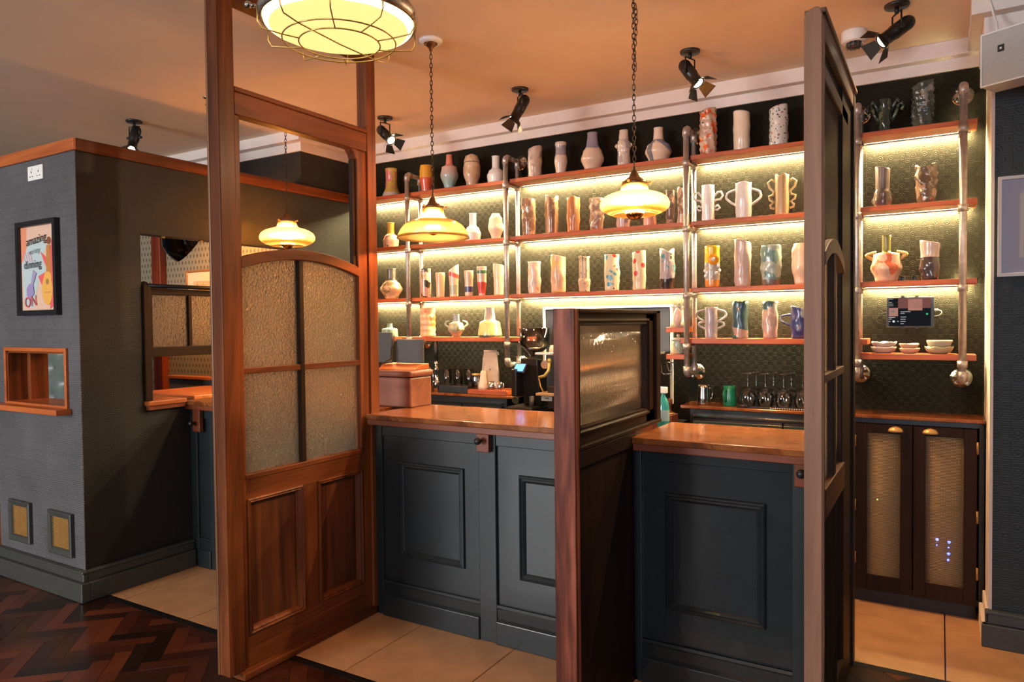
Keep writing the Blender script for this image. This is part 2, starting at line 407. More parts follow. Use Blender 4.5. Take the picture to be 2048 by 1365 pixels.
# booth: two papered walls with openings and a timber cap
XB, YB = -4.03, 2.14
mb = MB()
for b in ((-4.97,-4.83,0,2.46),(-4.165,XB-.0905,0,2.46),(-4.83,-4.165,0,1.05),(-4.83,-4.165,1.37,2.46)): mb.box(b[0],b[1],YB,YB+.1,b[2],b[3])
mb.box(XB-.0905,XB,YB,YB+.004,0,2.46)
struct('wall_left', mb, M_paperF)
mb = MB()
for b in ((YB+.0042,2.50,0,2.458),(3.62,3.75,0,2.458),(2.50,3.62,0,1.03),(2.50,3.62,2.047,2.458),(3.75,YW,0,2.458)): mb.box(XB-.09,XB-.0005,b[0],b[1],b[2],b[3])
struct('wall_booth', mb, M_paperS)
struct('trim_7', MB().box(-5.1,XB+.014,YB-.014,YB+.001,2.46,2.526).box(-5.1,XB-.101,YB+.001,YB+.11,2.46,2.526), M_sillX, .003)
struct('trim_8', MB().box(XB-.10,XB+.014,YB+.0015,YW,2.459,2.526), M_mahY, .003)
struct('trim_9', MB().box(-5.06,-4.985,YB+.02,YB+.10,0,2.46), M_mahZ, .004)
struct('baseboard_left', MB().box(-4.99,XB+.048,YB-.048,YB,0,.105).box(-4.97,XB+.03,YB-.028,YB,.105,.150).box(-4.975,XB+.036,YB-.036,YB,.150,.165), M_skirt, .006)
struct('baseboard_booth', MB().box(XB,XB+.048,YB,2.79,0,.105).box(XB,XB+.03,YB,2.79,.105,.150).box(XB,XB+.036,YB,2.79,.150,.165), M_skirt, .006)
# inside of the booth
struct('wall_booth_back', MB().box(-7.4,-4.12,3.72,3.7495,0,2.46), M_booth)
struct('trim_10', MB().box(-5.75,-5.63,3.66,3.72,0,2.46), wood('booth_post', srgb(70,24,12), srgb(150,62,32), 'Z', .35, 12, .3), .004)

# ---------------------------------------------------------------- floor pieces
rng = random.Random(3)
bw, nb = .072, 4
blk = MB().box(-bw/2+.0006,bw/2-.0006,-bw*nb/2+.0006,bw*nb/2-.0006,-.011,0)
src = None; cnt = 0
def visible_parquet(x, y):
    return (-5.3 < x < -1.6 and 1.30 < y < 2.31 and not (x < XB+.03 and y > YB+.06)) or (-.36 < x < .33 and 2.75 < y < 3.48)
for k in range(-160, 161):
    for m in range(-40, 41):
        for horiz in (0, 1):
            if horiz: u, w = k+m*nb+nb/2, k-m*nb+.5
            else: u, w = k-.5+m*nb, k+nb/2-m*nb
            u *= bw; w *= bw
            x = (u-w)/sqrt(2)-3.0; y = (u+w)/sqrt(2)+1.7
            if not visible_parquet(x, y): continue
            if cnt >= 298: continue
            a = RAD(-45) if horiz else RAD(45)
            lim = 2.204 if y < 2.5 else 3.384
            hw, hl = bw/2-.0006, bw*nb/2-.0006
            P4 = [(x+cos(a)*u_-sin(a)*w_, y+sin(a)*u_+cos(a)*w_) for u_, w_ in ((-hw,-hl),(hw,-hl),(hw,hl),(-hw,hl))]
            if max(p[1] for p in P4) > lim and not (x < XB and y < 2.5):
                Q = []
                for i_ in range(4):
                    p, q_ = P4[i_], P4[(i_+1)%4]
                    if p[1] <= lim: Q.append(p)
                    if (p[1]-lim)*(q_[1]-lim) < 0:
                        s_ = (lim-p[1])/(q_[1]-p[1]); Q.append((p[0]+(q_[0]-p[0])*s_, lim))
                if len(Q) < 3: continue
                MB().prism(Q, 'Z', -.011, rng.uniform(-.0012,0)).build('parquet_block', M_parq, floor); cnt += 1
                continue
            if src is None:
                src = blk.build('parquet_block', M_parq, floor); o = src
            else:
                o = share(src, 'parquet_block', (0,0,0), parent=floor)
            o.location = (x, y, rng.uniform(-.0012, .0)); o.rotation_euler = (0,0,a); cnt += 1
tile_src = {}
def tile(x0, x1, y0, y1):
    g = .0026; k = (round(x1-x0,3), round(y1-y0,3))
    if k not in tile_src:
        w, h = (x1-x0)/2-g, (y1-y0)/2-g
        o = MB().box(-w,w,-h,h,-.011,0).build('floor_tile', M_tile, floor, .0015); tile_src[k] = o
    else:
        o = share(tile_src[k], 'floor_tile', (0,0,0), parent=floor)
        b = o.modifiers.new('bevel','BEVEL'); b.width = .0015; b.segments = 2
    o.location = ((x0+x1)/2, (y0+y1)/2, .0)
xs = [-4.03+.55*i for i in range(0,8)]
xs = [-4.40,-3.85,-3.30,-2.755,-2.21,-1.675,-1.12,-.565]
for i in range(len(xs)-1): tile(xs[i], xs[i+1], 2.245, 2.81)
tile(-.565,-.36,2.245,2.81)
for a, b in ((-2.21,-1.65),(-1.65,-1.09),(-1.09,-.535),(-.535,.022),(.022,.58),(.58,1.14)):
    tile(a, b, 3.425, 4.003); tile(a, b, 4.003, 4.30)
MB().box(-4.0,-.36,2.205,2.245,-.011,.0005).build('threshold_strip', M_black, floor)
MB().box(-.40,1.0,3.385,3.425,-.011,.0005).build('threshold_strip', M_black, floor)

# ================================================================ BAR COUNTERS
def counter_front(root, x0, x1, stiles, fields, zt=.9835):
    """painted front: carcass, stiles, top rail, plinth and a raised moulding in each field"""
    MB().box(x0,x1,2.825,3.18,.0,zt).build('carcass', M_dark, root)
    for a, b in stiles: MB().box(a,b,2.796,2.825,.0,zt).build('stile', M_dark, root, .003)
    for (a, b, m0, m1, g) in fields:
        mt = M_darkg if g else M_dark
        MB().box(a,b,2.812,2.825,.18,.94).build('field_panel', mt, root)
        MB().box(a,b,2.800,2.825,.928,zt).build('top_rail', mt, root, .003)
        pl = MB().box(a,b,2.786,2.825,0,.108).build('plinth', mt, root, .004)
        MB().prism([(2.812,.178),(2.800,.182),(2.794,.172),(2.800,.163),(2.803,.118),(2.790,.108),(2.825,.108),(2.825,.178)], 'X', a, b).build('plinth_moulding', mt, root)
        if m0 is not None:
            MB().frame('Y', m0, m1, .318, .803, [(0,2.812),(.003,2.800),(.010,2.796),(.016,2.803),(.022,2.800),(.029,2.806),(.034,2.812)]).build('raised_moulding', mt, root)
def hook(root, x, z0=.90, zt=.9835):
    b = MB().box(x-.034,x+.034,2.768,2.796,z0,zt).build('hook_block', M_lip, root, .003)
    MB().cyl((x-.006,2.768,z0+.055),(x-.006,2.748,z0+.055),.006,.006,10).ball((x-.006,2.738,z0+.055),.017,14,8).build('coat_knob', M_blackp, b)
bc = thing('bar_counter', 'dark green panelled bar counter between the glazed screen and the fluted divider', 'bar counter', (-1.85,3.0,0))
counter_front(bc, -2.528, -1.09, [(-2.5,-2.461),(-1.867,-1.772),(-1.178,-1.10)], [(-2.461,-1.867,-2.354,-1.957,0),(-1.772,-1.178,-1.652,-1.265,0)])
hook(bc, -1.824)
bc = thing('bar_counter', 'glossy dark panelled bar counter right of the fluted divider', 'bar counter', (-.72,3.0,0))
counter_front(bc, -1.082, -.378, [(-1.082,-1.06),(-.470,-.380)], [(-1.06,-.470,-.963,-.567,1)], .9705)
hook(bc, -.425, .888, .9705)
bc = thing('bar_counter', 'dark bar counter in the shade between booth wall and glazed screen', 'bar counter', (-3.3,3.0,0))
counter_front(bc, XB+.002, -2.616, [(-4.028,-3.965),(-3.845,-3.78),(-3.18,-3.11),(-2.66,-2.616)], [(-3.965,-3.845,None,None,0),(-3.78,-3.18,-3.68,-3.28,0),(-3.11,-2.66,-3.02,-2.74,0)])
hook(bc, -3.93, .848)
def top(x0, x1, z, label, y0=2.752, y1=3.255):
    t = thing('countertop', label, 'countertop', ((x0+x1)/2,3.0,z-.055))
    MB().box(x0,x1,y0,y1,z-.026,z).build('stone_slab', M_stone, t, .004)
    MB().box(x0,x1,y0+.012,y1-.01,z-.056,z-.026).build('wood_lip', M_lip, t, .003)
top(-2.527,-1.172,1.04, 'polished brown stone countertop carrying the wooden till box')
top(-1.083,-.383,1.027, 'polished brown stone countertop between the fluted divider and the tall right screen')
top(XB+.001,-2.616,1.04, 'brown stone countertop running from the booth hatch to the tall glazed screen')
# hatch ledge in the booth opening
t = thing('hatch_ledge', 'orange-brown timber ledge in the booth opening, meeting the bar top', 'ledge', (-4.03,2.6,1.0))
MB().box(-4.34,-3.985,2.502,2.750,1.031,1.058).build('board', M_sillY, t, .004)
MB().box(-4.028,-3.995,2.51,2.750,1.005,1.031).build('apron', M_lip, t, .003)
t = thing('booth_table', 'wooden table top inside the booth behind the sliding window', 'table', (-4.5,3.1,0))
MB().box(-4.76,-4.13,2.90,3.45,1.02,1.05).build('table_top', M_sillX, t, .004)
MB().box(-4.60,-4.50,3.1,3.2,0,1.02).build('leg', M_mahZ, t, .004)

# ================================================================ LEFT SCREEN
X0, X1 = -2.60, -2.53
sc = thing('glazed_screen', 'tall mahogany screen with four textured panes under an arch, left of the bar', 'screen', (-2.565,2.4,0))
MB().box(X0,X1,1.915,1.995,0.031,ZC-.002).build('post', M_mahZ, sc, .005)
MB().box(X0-.004,X0+.010,1.911,1.955,0.031,ZC-.002).build('corner_bead', M_edge, sc, .004)
MB().box(X0,X1,2.800,2.866,0.0,ZC-.002).build('post', M_mahZ, sc, .005)
MB().box(X0,X1-.006,1.995,2.800,2.855,ZC-.002).build('head_rail', M_mahY, sc, .004)
MB().box(X0+.008,X1-.004,1.995,2.800,2.385,2.480).build('transom_rail', M_mahY, sc, .004)
MB().box(X0+.002,X1+.002,1.995,2.800,2.480,2.500).build('transom_cap', M_mahY, sc, .004)
MB().box(X0+.012,X1-.012,1.995,2.026,.031,2.385).build('stile', M_mahZ, sc, .003)
MB().box(X0+.012,X1-.012,2.735,2.800,.031,2.385).build('stile', M_mahZ, sc, .003)
MB().box(X0+.020,X1-.026,2.712,2.735,1.79,2.335).build('stop_bead', M_dwZ, sc, .002)
MB().prism([(2.735,2.385),(2.690,2.385),(2.712,2.362),(2.722,2.340),(2.735,2.335)], 'X', X0+.012, X1-.008).build('corner_bracket', M_mahZ, sc, .002)
def arch(y0, y1, ze, zp, n=22):
    return [(y0+(y1-y0)*i/n, ze+(zp-ze)*(1-((2*i/n)-1)**2)) for i in range(n+1)]
lo, hi = arch(2.02,2.74,1.742,1.800), arch(2.02,2.74,1.788,1.848)
MB().strip(lo, hi, 'X', X0+.012, X1-.010).build('arched_rail', M_mahY, sc, .003)
MB().box(X0+.012,X1-.012,2.02,2.74,.752,.850).build('lock_rail', M_mahY, sc, .003)
MB().box(X0+.014,X1-.008,2.02,2.74,.840,.862).build('sill_bead', M_mahY, sc, .003)
MB().box(X0+.018,X1-.014,2.342,2.368,.858,1.806).build('glazing_bar', M_dwZ, sc, .003)
MB().box(X0+.020,X1-.016,2.02,2.74,1.292,1.318).build('glazing_bar', M_mahY, sc, .003)
def pane(y0, y1, z0, z1a, z1b=None, mid=None, parent=sc, xx=-2.570, mat=M_tex):
    if z1b is None: mbp = MB().box(xx,xx+.004,y0,y1,z0,z1a)
    else:
        n = 12; lo_ = [(y0+(y1-y0)*i/n, z0) for i in range(n+1)]
        hi_ = [(y0+(y1-y0)*i/n, mid(y0+(y1-y0)*i/n)) for i in range(n+1)]
        mbp = MB().strip(lo_, hi_, 'X', xx, xx+.004)
    return mbp.build('glass_pane', mat, parent)
az = lambda y: 1.750+.058*(1-((y-2.38)/.36)**2)
pane(2.022,2.344,1.315,0,1,az); pane(2.366,2.738,1.315,0,1,az)
pane(2.022,2.344,.856,1.295); pane(2.366,2.738,.856,1.295)
MB().box(X0+.014,X1-.014,2.340,2.432,.165,.752).build('mullion', M_mahZ, sc, .003)
MB().box(X0+.012,X1-.012,2.02,2.74,.031,.176).build('bottom_rail', M_mahY, sc, .003)
for a, b in ((2.026,2.340),(2.432,2.735)):
    p = MB().box(X0+.026,X1-.034,a,b,.17,.757).build('wood_panel', M_panel, sc)
    MB().frame('X', a, b, .170, .757, [(0,X1-.036),(0,X1-.006),(.006,X1-.003),(.012,X1-.010),(.017,X1-.008),(.024,X1-.020),(.028,X1-.034)]).build('panel_moulding', M_edge if 0 else M_mahZ, p)
MB().box(X0-.012,X1+.026,1.968,2.796,0.0005,.031).build('sill', M_mahY, sc, .004)

# ================================================================ RIGHT SCREEN
X0, X1 = -.376, -.320
sr = thing('glazed_screen', 'tall tan pine screen with rounded post head, seen almost edge on at right', 'screen', (-.35,2.95,0))
post = MB().prism([(-.3755,0),(-.3205,0),(-.3205,2.455),(-.327,2.475),(-.338,2.482),(-.360,2.476),(-.372,2.466),(-.3755,2.445)], 'Y', 2.440, 2.500)
post.build('post', M_tanZ, sr, .004)
MB().box(X1-.006,X1+.003,2.446,2.462,0,2.44).build('edge_bead', M_tanZ, sr, .002)
MB().box(X0,X1,3.372,3.452,0,2.47).build('post', M_dwZ, sr, .004)
MB().box(X0+.004,X1-.002,2.500,3.372,2.40,2.474).build('head_rail', M_tanY, sr, .003)
MB().box(X0-.004,X1+.006,2.48,3.46,2.474,2.490).build('head_cap', M_tanY, sr, .003)
MB().box(X0+.010,X1-.010,2.500,3.25,2.29,2.34).build('upper_rail', M_tanY, sr, .003)
MB().box(X0+.022,X1-.022,2.500,3.25,1.74,2.40).build('blind_panel', M_dwZ, sr)
MB().box(X0+.010,X1-.010,2.500,2.545,0,2.40).build('stile', M_dwZ, sr, .003)
MB().box(X0+.010,X1-.010,3.058,3.372,0,2.40).build('stile', M_dwZ, sr, .003)
lo, hi = arch(2.535,3.07,1.675,1.735), arch(2.535,3.07,1.722,1.786)
MB().strip(lo, hi, 'X', X0+.008, X1-.002).build('arched_rail', M_tanY, sr, .003)
MB().box(X0+.012,X1-.006,2.775,2.835,.93,1.74).build('glazing_bar', M_dwZ, sr, .003)
MB().box(X0+.012,X1-.004,2.535,3.07,1.290,1.318).build('glazing_bar', M_tanY, sr, .003)
az2 = lambda y: 1.683+.058*(1-((y-2.80)/.268)**2)
for a, b in ((2.54,2.777),(2.833,3.062)):
    pane(a, b, 1.315, 0, 1, az2, sr, -.352); pane(a, b, .935, 1.292, None, None, sr, -.352)
MB().box(X0+.008,X1-.002,2.535,3.07,.84,.94).build('lock_rail', M_mahY, sr, .003)
MB().box(X0+.012,X1-.010,2.775,2.85,.15,.85).build('mullion', M_dwZ, sr, .003)
MB().box(X0+.010,X1-.010,2.535,3.07,.0,.16).build('bottom_rail', M_dwY, sr, .003)
for a, b in ((2.545,2.775),(2.85,3.058)):
    p = MB().box(X0+.022,X1-.030,a,b,.155,.845).build('wood_panel', M_dwZ, sr)
    MB().frame('X', a, b, .155, .845, [(0,X1-.032),(0,X1-.004),(.012,X1-.008),(.022,X1-.030)]).build('panel_moulding', M_dwZ, p)
# turned dowel plugs and nail heads on the post face
for z in (2.19,1.20,.80): MB().cyl((-.352,2.441,z),(-.352,2.4385,z),.006,.006,14).build('dowel_plug', M_tanZ, sr)

# ================================================================ FLUTED GLASS DIVIDER
dv = thing('counter_divider', 'low oak divider with a fluted glass pane standing across the bar top', 'divider', (-1.12,2.65,0))
XR = -1.085
MB().box(-1.168,XR,2.230,2.268,0,1.548).build('post', M_oak, dv, .003)
MB().box(-1.160,XR-.006,2.268,2.795,0,1.045).build('lower_panel', M_dwZ, dv, .002)
MB().box(-1.158,XR+.004,2.268,2.795,.985,1.045).build('apron_rail', M_dwY, dv, .003)
MB().box(-1.164,XR+.006,2.268,3.110,1.046,1.062).build('base_moulding', M_dwY, dv, .003)
MB().box(-1.150,XR-.012,2.268,3.110,1.062,1.112).build('bottom_rail', M_dwY, dv, .002)
MB().box(-1.150,XR-.012,2.268,3.110,1.500,1.545).build('top_rail', M_dwY, dv, .002)
MB().box(-1.164,XR+.002,2.268,3.112,1.532,1.548).build('top_moulding', M_dwY, dv, .004)
MB().box(-1.164,XR+.002,3.062,3.112,1.046,1.548).build('end_post', M_dwZ, dv, .004)
MB().box(-1.150,XR-.012,2.962,3.062,1.062,1.545).build('stile', M_dwZ, dv, .002)
MB().frame('X', 2.268, 2.985, 1.100, 1.512, [(0,XR-.014),(.0,XR-.004),(.008,XR-.001),(.014,XR-.010),(.022,XR-.008),(.026,XR-.03),(.01,XR-.04)]).build('glazing_bead', M_dwY, dv)
n = 62; ys = np.linspace(2.276, 2.972, n*6+1); amp = .0028
lo = [(y, 0) for y in ys]
v = []; f = []
for i, y in enumerate(ys):
    xx = -1.118+amp*abs(sin(pi*n*(y-2.276)/(2.972-2.276)))
    v += [(xx,y,1.118),(xx,y,1.494),(-1.123,y,1.118),(-1.123,y,1.494)]
for i in range(len(ys)-1):
    a = 4*i; b = 4*i+4; f += [(a,b,b+1,a+1),(a+2,a+3,b+3,b+2),(a,a+2,b+2,b),(a+1,b+1,b+3,a+3)]
e = 4*(len(ys)-1); f += [(0,1,3,2),(e,e+2,e+3,e+1)]
MB().add(v, f, True).build('fluted_glass', M_reed, dv)
# ================================================================ BACK BAR
def worktop(x0, x1, label):
    t = thing('worktop', label, 'worktop', ((x0+x1)/2,4.26,.98))
    MB().box(x0,x1,4.155,YW,.982,1.0).build('stone_slab', M_stone, t, .004)
worktop(-3.95,-2.492,'narrow stone worktop under the left half of the pottery shelves')
worktop(-1.328,.188,'narrow stone worktop carrying the upturned wine glasses and mesh cupboard top')
def fridge(x0, x1, label):
    t = thing('bottle_fridge', label, 'fridge', ((x0+x1)/2,4.26,0))
    MB().box(x0,x1,4.20,4.37,0,.98).build('cabinet', M_blackp, t, .004)
    xm = x0+(x1-x0)*.62
    for a, b in ((x0+.03,xm-.004),(xm+.004,x1-.03)):
        d = MB().box(a,b,4.170,4.198,.12,.925).build('door', M_blackp, t, .003)
        MB().box(a,b,4.160,4.1695,.895,.912).build('chrome_handle', M_chrome, d, .002)
        MB().box(a+.04,b-.04,4.1665,4.1705,.17,.86).build('door_glass', plain('fridge_glass', (.01,.012,.013), .05, coat=1), d)
    MB().box(x0+.03,x1-.03,4.164,4.199,.938,.946).build('chrome_trim', M_chrome, t, .001)
    MB().cyl((x0+.21,4.160,.872),(x0+.21,4.152,.872),.012,.012,16).build('lock', M_chrome, t)
fridge(-1.285,-.42,'black bottle fridge with chrome handles under the wine glasses')
fridge(-3.5,-2.56,'black bottle fridge under the tumblers, left of the coffee grinder')
# mesh fronted cupboard
mc = thing('mesh_cupboard', 'dark wooden cupboard with two brass mesh doors at the right end', 'cupboard', (-.1,4.25,0))
MB().box(-.405,.186,4.335,4.375,.07,.981).box(-.405,-.385,4.185,4.34,.07,.981).box(.165,.186,4.185,4.34,.07,.981).box(-.385,.165,4.185,4.34,.955,.981).box(-.385,.165,4.185,4.34,.07,.10).build('carcass', M_blackp, mc)
MB().box(-.40,.155,4.200,4.36,0,.07).build('plinth', M_black, mc)
M_wire = plain('brass_wire', (.60,.44,.22), .4, .4)
for (a, b, hx, hs) in ((-.384,-.122,-.384,-1),(-.118,.155,.155,1)):
    d = MB().box(a,a+.055,4.165,4.186,.075,.952).box(b-.055,b,4.165,4.186,.075,.952).box(a+.055,b-.055,4.165,4.186,.075,.155).box(a+.055,b-.055,4.165,4.186,.905,.952).build('door', M_dwZ, mc, .002)
    w = MB(); u0, u1, w0, w1 = a+.05, b-.05, .15, .91; g = .0052
    for i in range(int((u1-u0)/g)+1): w.cyl((u0+i*g,4.1775+(.0006 if i%2 else -.0006),w0),(u0+i*g,4.1775+(.0006 if i%2 else -.0006),w1),.0009,None,4)
    g2 = .0075
    for i in range(int((w1-w0)/g2)+1): w.cyl((u0,4.1765,w0+i*g2),(u1,4.1765,w0+i*g2),.0012,None,4)
    w.build('brass_mesh', M_wire, d, kind='stuff')
    cx = b-.075 if hs < 0 else a+.075
    vs = MB()
    pr = [(.0,.0),(.012,.004),(.022,.014),(.026,.026)]
    cup = MB().lathe([(.036,0),(.034,.010),(.026,.019),(.012,.025),(0,.027)], 20)
    cup.v = [(cx+p[0], 4.165-max(0,-p[1])*.75, .918+p[2]) if p[1] < 0 else (cx+p[0], 4.165, .918+p[2]) for p in cup.v]
    cup.build('cup_pull', M_brass, d)
    for z in (.24,.52,.86): MB().cyl((hx+hs*.002,4.160,z-.03),(hx+hs*.002,4.160,z+.03),.005,None,8).build('hinge', M_brassd, d)
M_blue = emit('blue_diode', (.05,.08,1.0), 16); M_green = emit('green_diode', (.25,1.0,.2), 14)
am = thing('network_box', 'black electronics behind the right mesh door with six lit blue lamps', 'electronics', (.02,4.26,.10))
MB().box(-.06,.10,4.22,4.32,.1005,.52).build('case', M_blackp, am, .003)
for x, z, r in ((-.012,.372,.0068),(.040,.366,.0068),(-.014,.342,.0035),(.038,.338,.004),(.038,.306,.0068),(.036,.274,.0055)): MB().ball((x,4.218,z),r,10,6).build('blue_lamp', M_blue, am)
am = thing('amplifier', 'black electronics behind the left mesh door with one green lamp', 'electronics', (-.25,4.26,.10))
MB().box(-.335,-.15,4.22,4.32,.1005,.60).build('case', M_blackp, am, .003)
MB().ball((-.285,4.218,.545),.003,10,6).build('green_lamp', M_green, am)

# ---------------------------------------------------------------- pipe frames
def pipe_frame(x, z0, z1, label, collars, shelfz, bottom=True):
    t = thing('pipe_bracket', label, 'shelf bracket', (x,4.25,z0))
    yf, yr, r = 4.168, 4.325, .0165
    fr = MB().cyl((x,yf,z0+.03),(x,yf,z1-.03),r,None,18).build('front_pipe', M_pipe, t)
    MB().cyl((x,yr,z0+.03),(x,yr,z1-.03),r*.86,None,16).build('rear_pipe', M_pipe, t)
    for z in ((z1,z0) if bottom else (z1,)):
        s_ = 1 if z == z1 else -1
        el = MB().tube([(x,yf,z-s_*.045),(x,yf,z-s_*.02),(x,yf+.008,z-s_*.006),(x,yf+.022,z),(x,yf+.045,z)], r*1.28, 14)
        el.build('elbow', M_pipe, t)
        MB().cyl((x,yf+.03,z),(x,YW-.012,z),r*.9,None,14).build('cross_pipe', M_pipe, t)
        fl = MB().lathe([(.05,0),(.05,.006),(.024,.008),(.021,.022)], 22); fl.xform(Matrix.Translation((x,YW-.0005,z)) @ Matrix.Rotation(RAD(90),4,'X'))
        f = fl.build('wall_flange', M_steel, t)
        for k in range(4):
            a = pi/4+k*pi/2; MB().cyl((x+.037*cos(a),YW-.006,z+.037*sin(a)),(x+.037*cos(a),YW-.0095,z+.037*sin(a)),.005,None,8).build('screw', M_pipe, f)
        MB().tube([(x,yr,z-s_*.05),(x,yr,z+s_*.012)], r*1.2, 14).build('rear_tee', M_pipe, t)
    for z in collars:
        MB().cyl((x,yf,z-.064),(x,yf,z-.030),r*1.36,None,18).build('collar', M_pipe, t)
        MB().cyl((x,yr,z-.056),(x,yr,z-.030),r*1.25,None,16).build('collar', M_pipe, t)
        MB().cyl((x,yf+.012,z-.0395),(x,yr,z-.0395),r*.62,None,12).build('shelf_bearer', M_pipe, t)
ZR = (2.475,2.087,1.695,1.40)
pipe_frame(-3.386,1.36,2.60,'galvanised pipe shelf bracket furthest left, behind the till box',ZR[:3],ZR)
pipe_frame(-2.533,1.215,2.62,'galvanised pipe shelf bracket above the coffee grinder',ZR,ZR)
pipe_frame(-1.290,1.185,2.63,'galvanised pipe shelf bracket above the steel milk jug',(2.475,2.087,1.695,1.395),ZR)
pipe_frame(-.380,1.20,2.615,'galvanised pipe shelf bracket half hidden by the tall right screen',(2.475,2.087,1.695,1.318),ZR)
pipe_frame(.0915,1.19,2.64,'galvanised pipe shelf bracket furthest right, beside the tablet',(2.475,2.087,1.695,1.318),ZR)

# ---------------------------------------------------------------- shelves with light strips
PIPES = (-3.386,-2.533,-1.290,-.380,.0915)
M_steelp = plain('added_baffle_paint', (.30,.28,.24), .5)
def shelf(x0, x1, z, label, led=True, th=.026):
    t = thing('shelf', label, 'shelf', ((x0+x1)/2,4.26,z-th))
    poly = [(x0,4.186),(x1,4.186),(x1,4.360)]
    for px_ in sorted(PIPES, reverse=True):
        if x0 < px_-.02 and px_+.02 < x1: poly += [(px_+.021,4.360),(px_+.021,4.302),(px_-.021,4.302),(px_-.021,4.360)]
    poly += [(x0,4.360)]
    MB().prism(poly, 'Z', z-th, z-.0005).build('board', M_shelf, t, .002)
    if led:
        MB().box(x0+.012,x1-.03,4.3475,4.3555,z-th-.006,z-th-.0003).build('light_strip', M_led, t)
        MB().box(x0+.006,x1-.024,4.3435,4.3450,z-th-.0095,z-th-.0003).build('added_baffle', M_steelp, t)  # added lip that keeps direct strip light off the vases and room
row = ('top','second','third','lowest')
A = ((-3.95,-2.551),(-3.95,-2.551),(-3.95,-2.551)); B = (-2.514,-1.309); Cc = (-1.271,-.396); Dd = (-.364,.150)
for i in range(3):
    shelf(-3.95,-2.552,ZR[i]-.003,'%s lit wooden shelf in the leftmost bay of pottery' % row[i])
    shelf(*B,ZR[i],'%s lit wooden shelf in the bay behind the hanging middle lamp' % row[i])
    shelf(*Cc,ZR[i],'%s lit wooden shelf in the bay left of the tall right screen' % row[i])
    shelf(*Dd,ZR[i],'%s lit wooden shelf in the bay right of the tall right screen' % row[i])
shelf(-3.468,-2.415,1.402,'lowest wooden shelf holding the green jug, above the tumblers',False,.03)
shelf(-1.335,-.33,1.395,'lowest wooden shelf holding the blue and lilac jugs',False,.03)
shelf(-.40,.150,1.318,'short low wooden shelf holding the stacked bowls',False,.03)
shelf(-3.95,-3.53,1.402,'short wooden shelf under the squat teal bottle, behind the till screens',False,.03)
shelf(-1.423,-1.312,1.462,'tiny wooden shelf with the pale jar, upper of two',False,.03)
shelf(-1.423,-1.312,1.300,'tiny wooden shelf with the lidded jar, lower of two',False,.03)
# ================================================================ POTTERY
def prof_fn(pts):
    ts = [p[0] for p in pts]; rs = [p[1] for p in pts]
    def f(t):
        t = min(max(t, ts[0]), ts[-1]); i = max(j for j in range(len(ts)) if ts[j] <= t+1e-9); i = min(i, len(ts)-2)
        u = (t-ts[i])/(ts[i+1]-ts[i]); u = u*u*(3-2*u) if len(pts) > 3 else u
        return rs[i]+(rs[i+1]-rs[i])*u
    return f
def bumps(kind, seed, amp, n=30):
    rg = np.random.RandomState(seed)
    if kind == 'knob':
        A = rg.uniform(0, 2*pi, n); Z = rg.uniform(.03, .98, n); Sg = rg.uniform(.10, .2, n); Hh = rg.uniform(.4, 1, n)
        def f(a, t):
            da = np.abs((a-A+pi)%(2*pi)-pi); return amp*float(np.max(Hh*np.exp(-((da/ (Sg*2.1))**2+((t-Z)/(Sg*.55))**2))))
        return f
    if kind == 'lump':
        P = rg.uniform(0, 6.28, (4,)); return lambda a, t: amp*(sin(2*a+P[0]+9*t)+.8*sin(3*a+P[1]-13*t)+.6*sin(a*4+P[2]+21*t)+.5*sin(17*t+P[3]))/2
    if kind == 'weave': return lambda a, t: amp*(sin(3*a+26*t)*sin(3*a-19*t))
    if kind == 'rib': return lambda a, t: amp*abs(sin(n*a/2))
    if kind == 'wave': return lambda a, t: amp*sin(n*t)
    return None
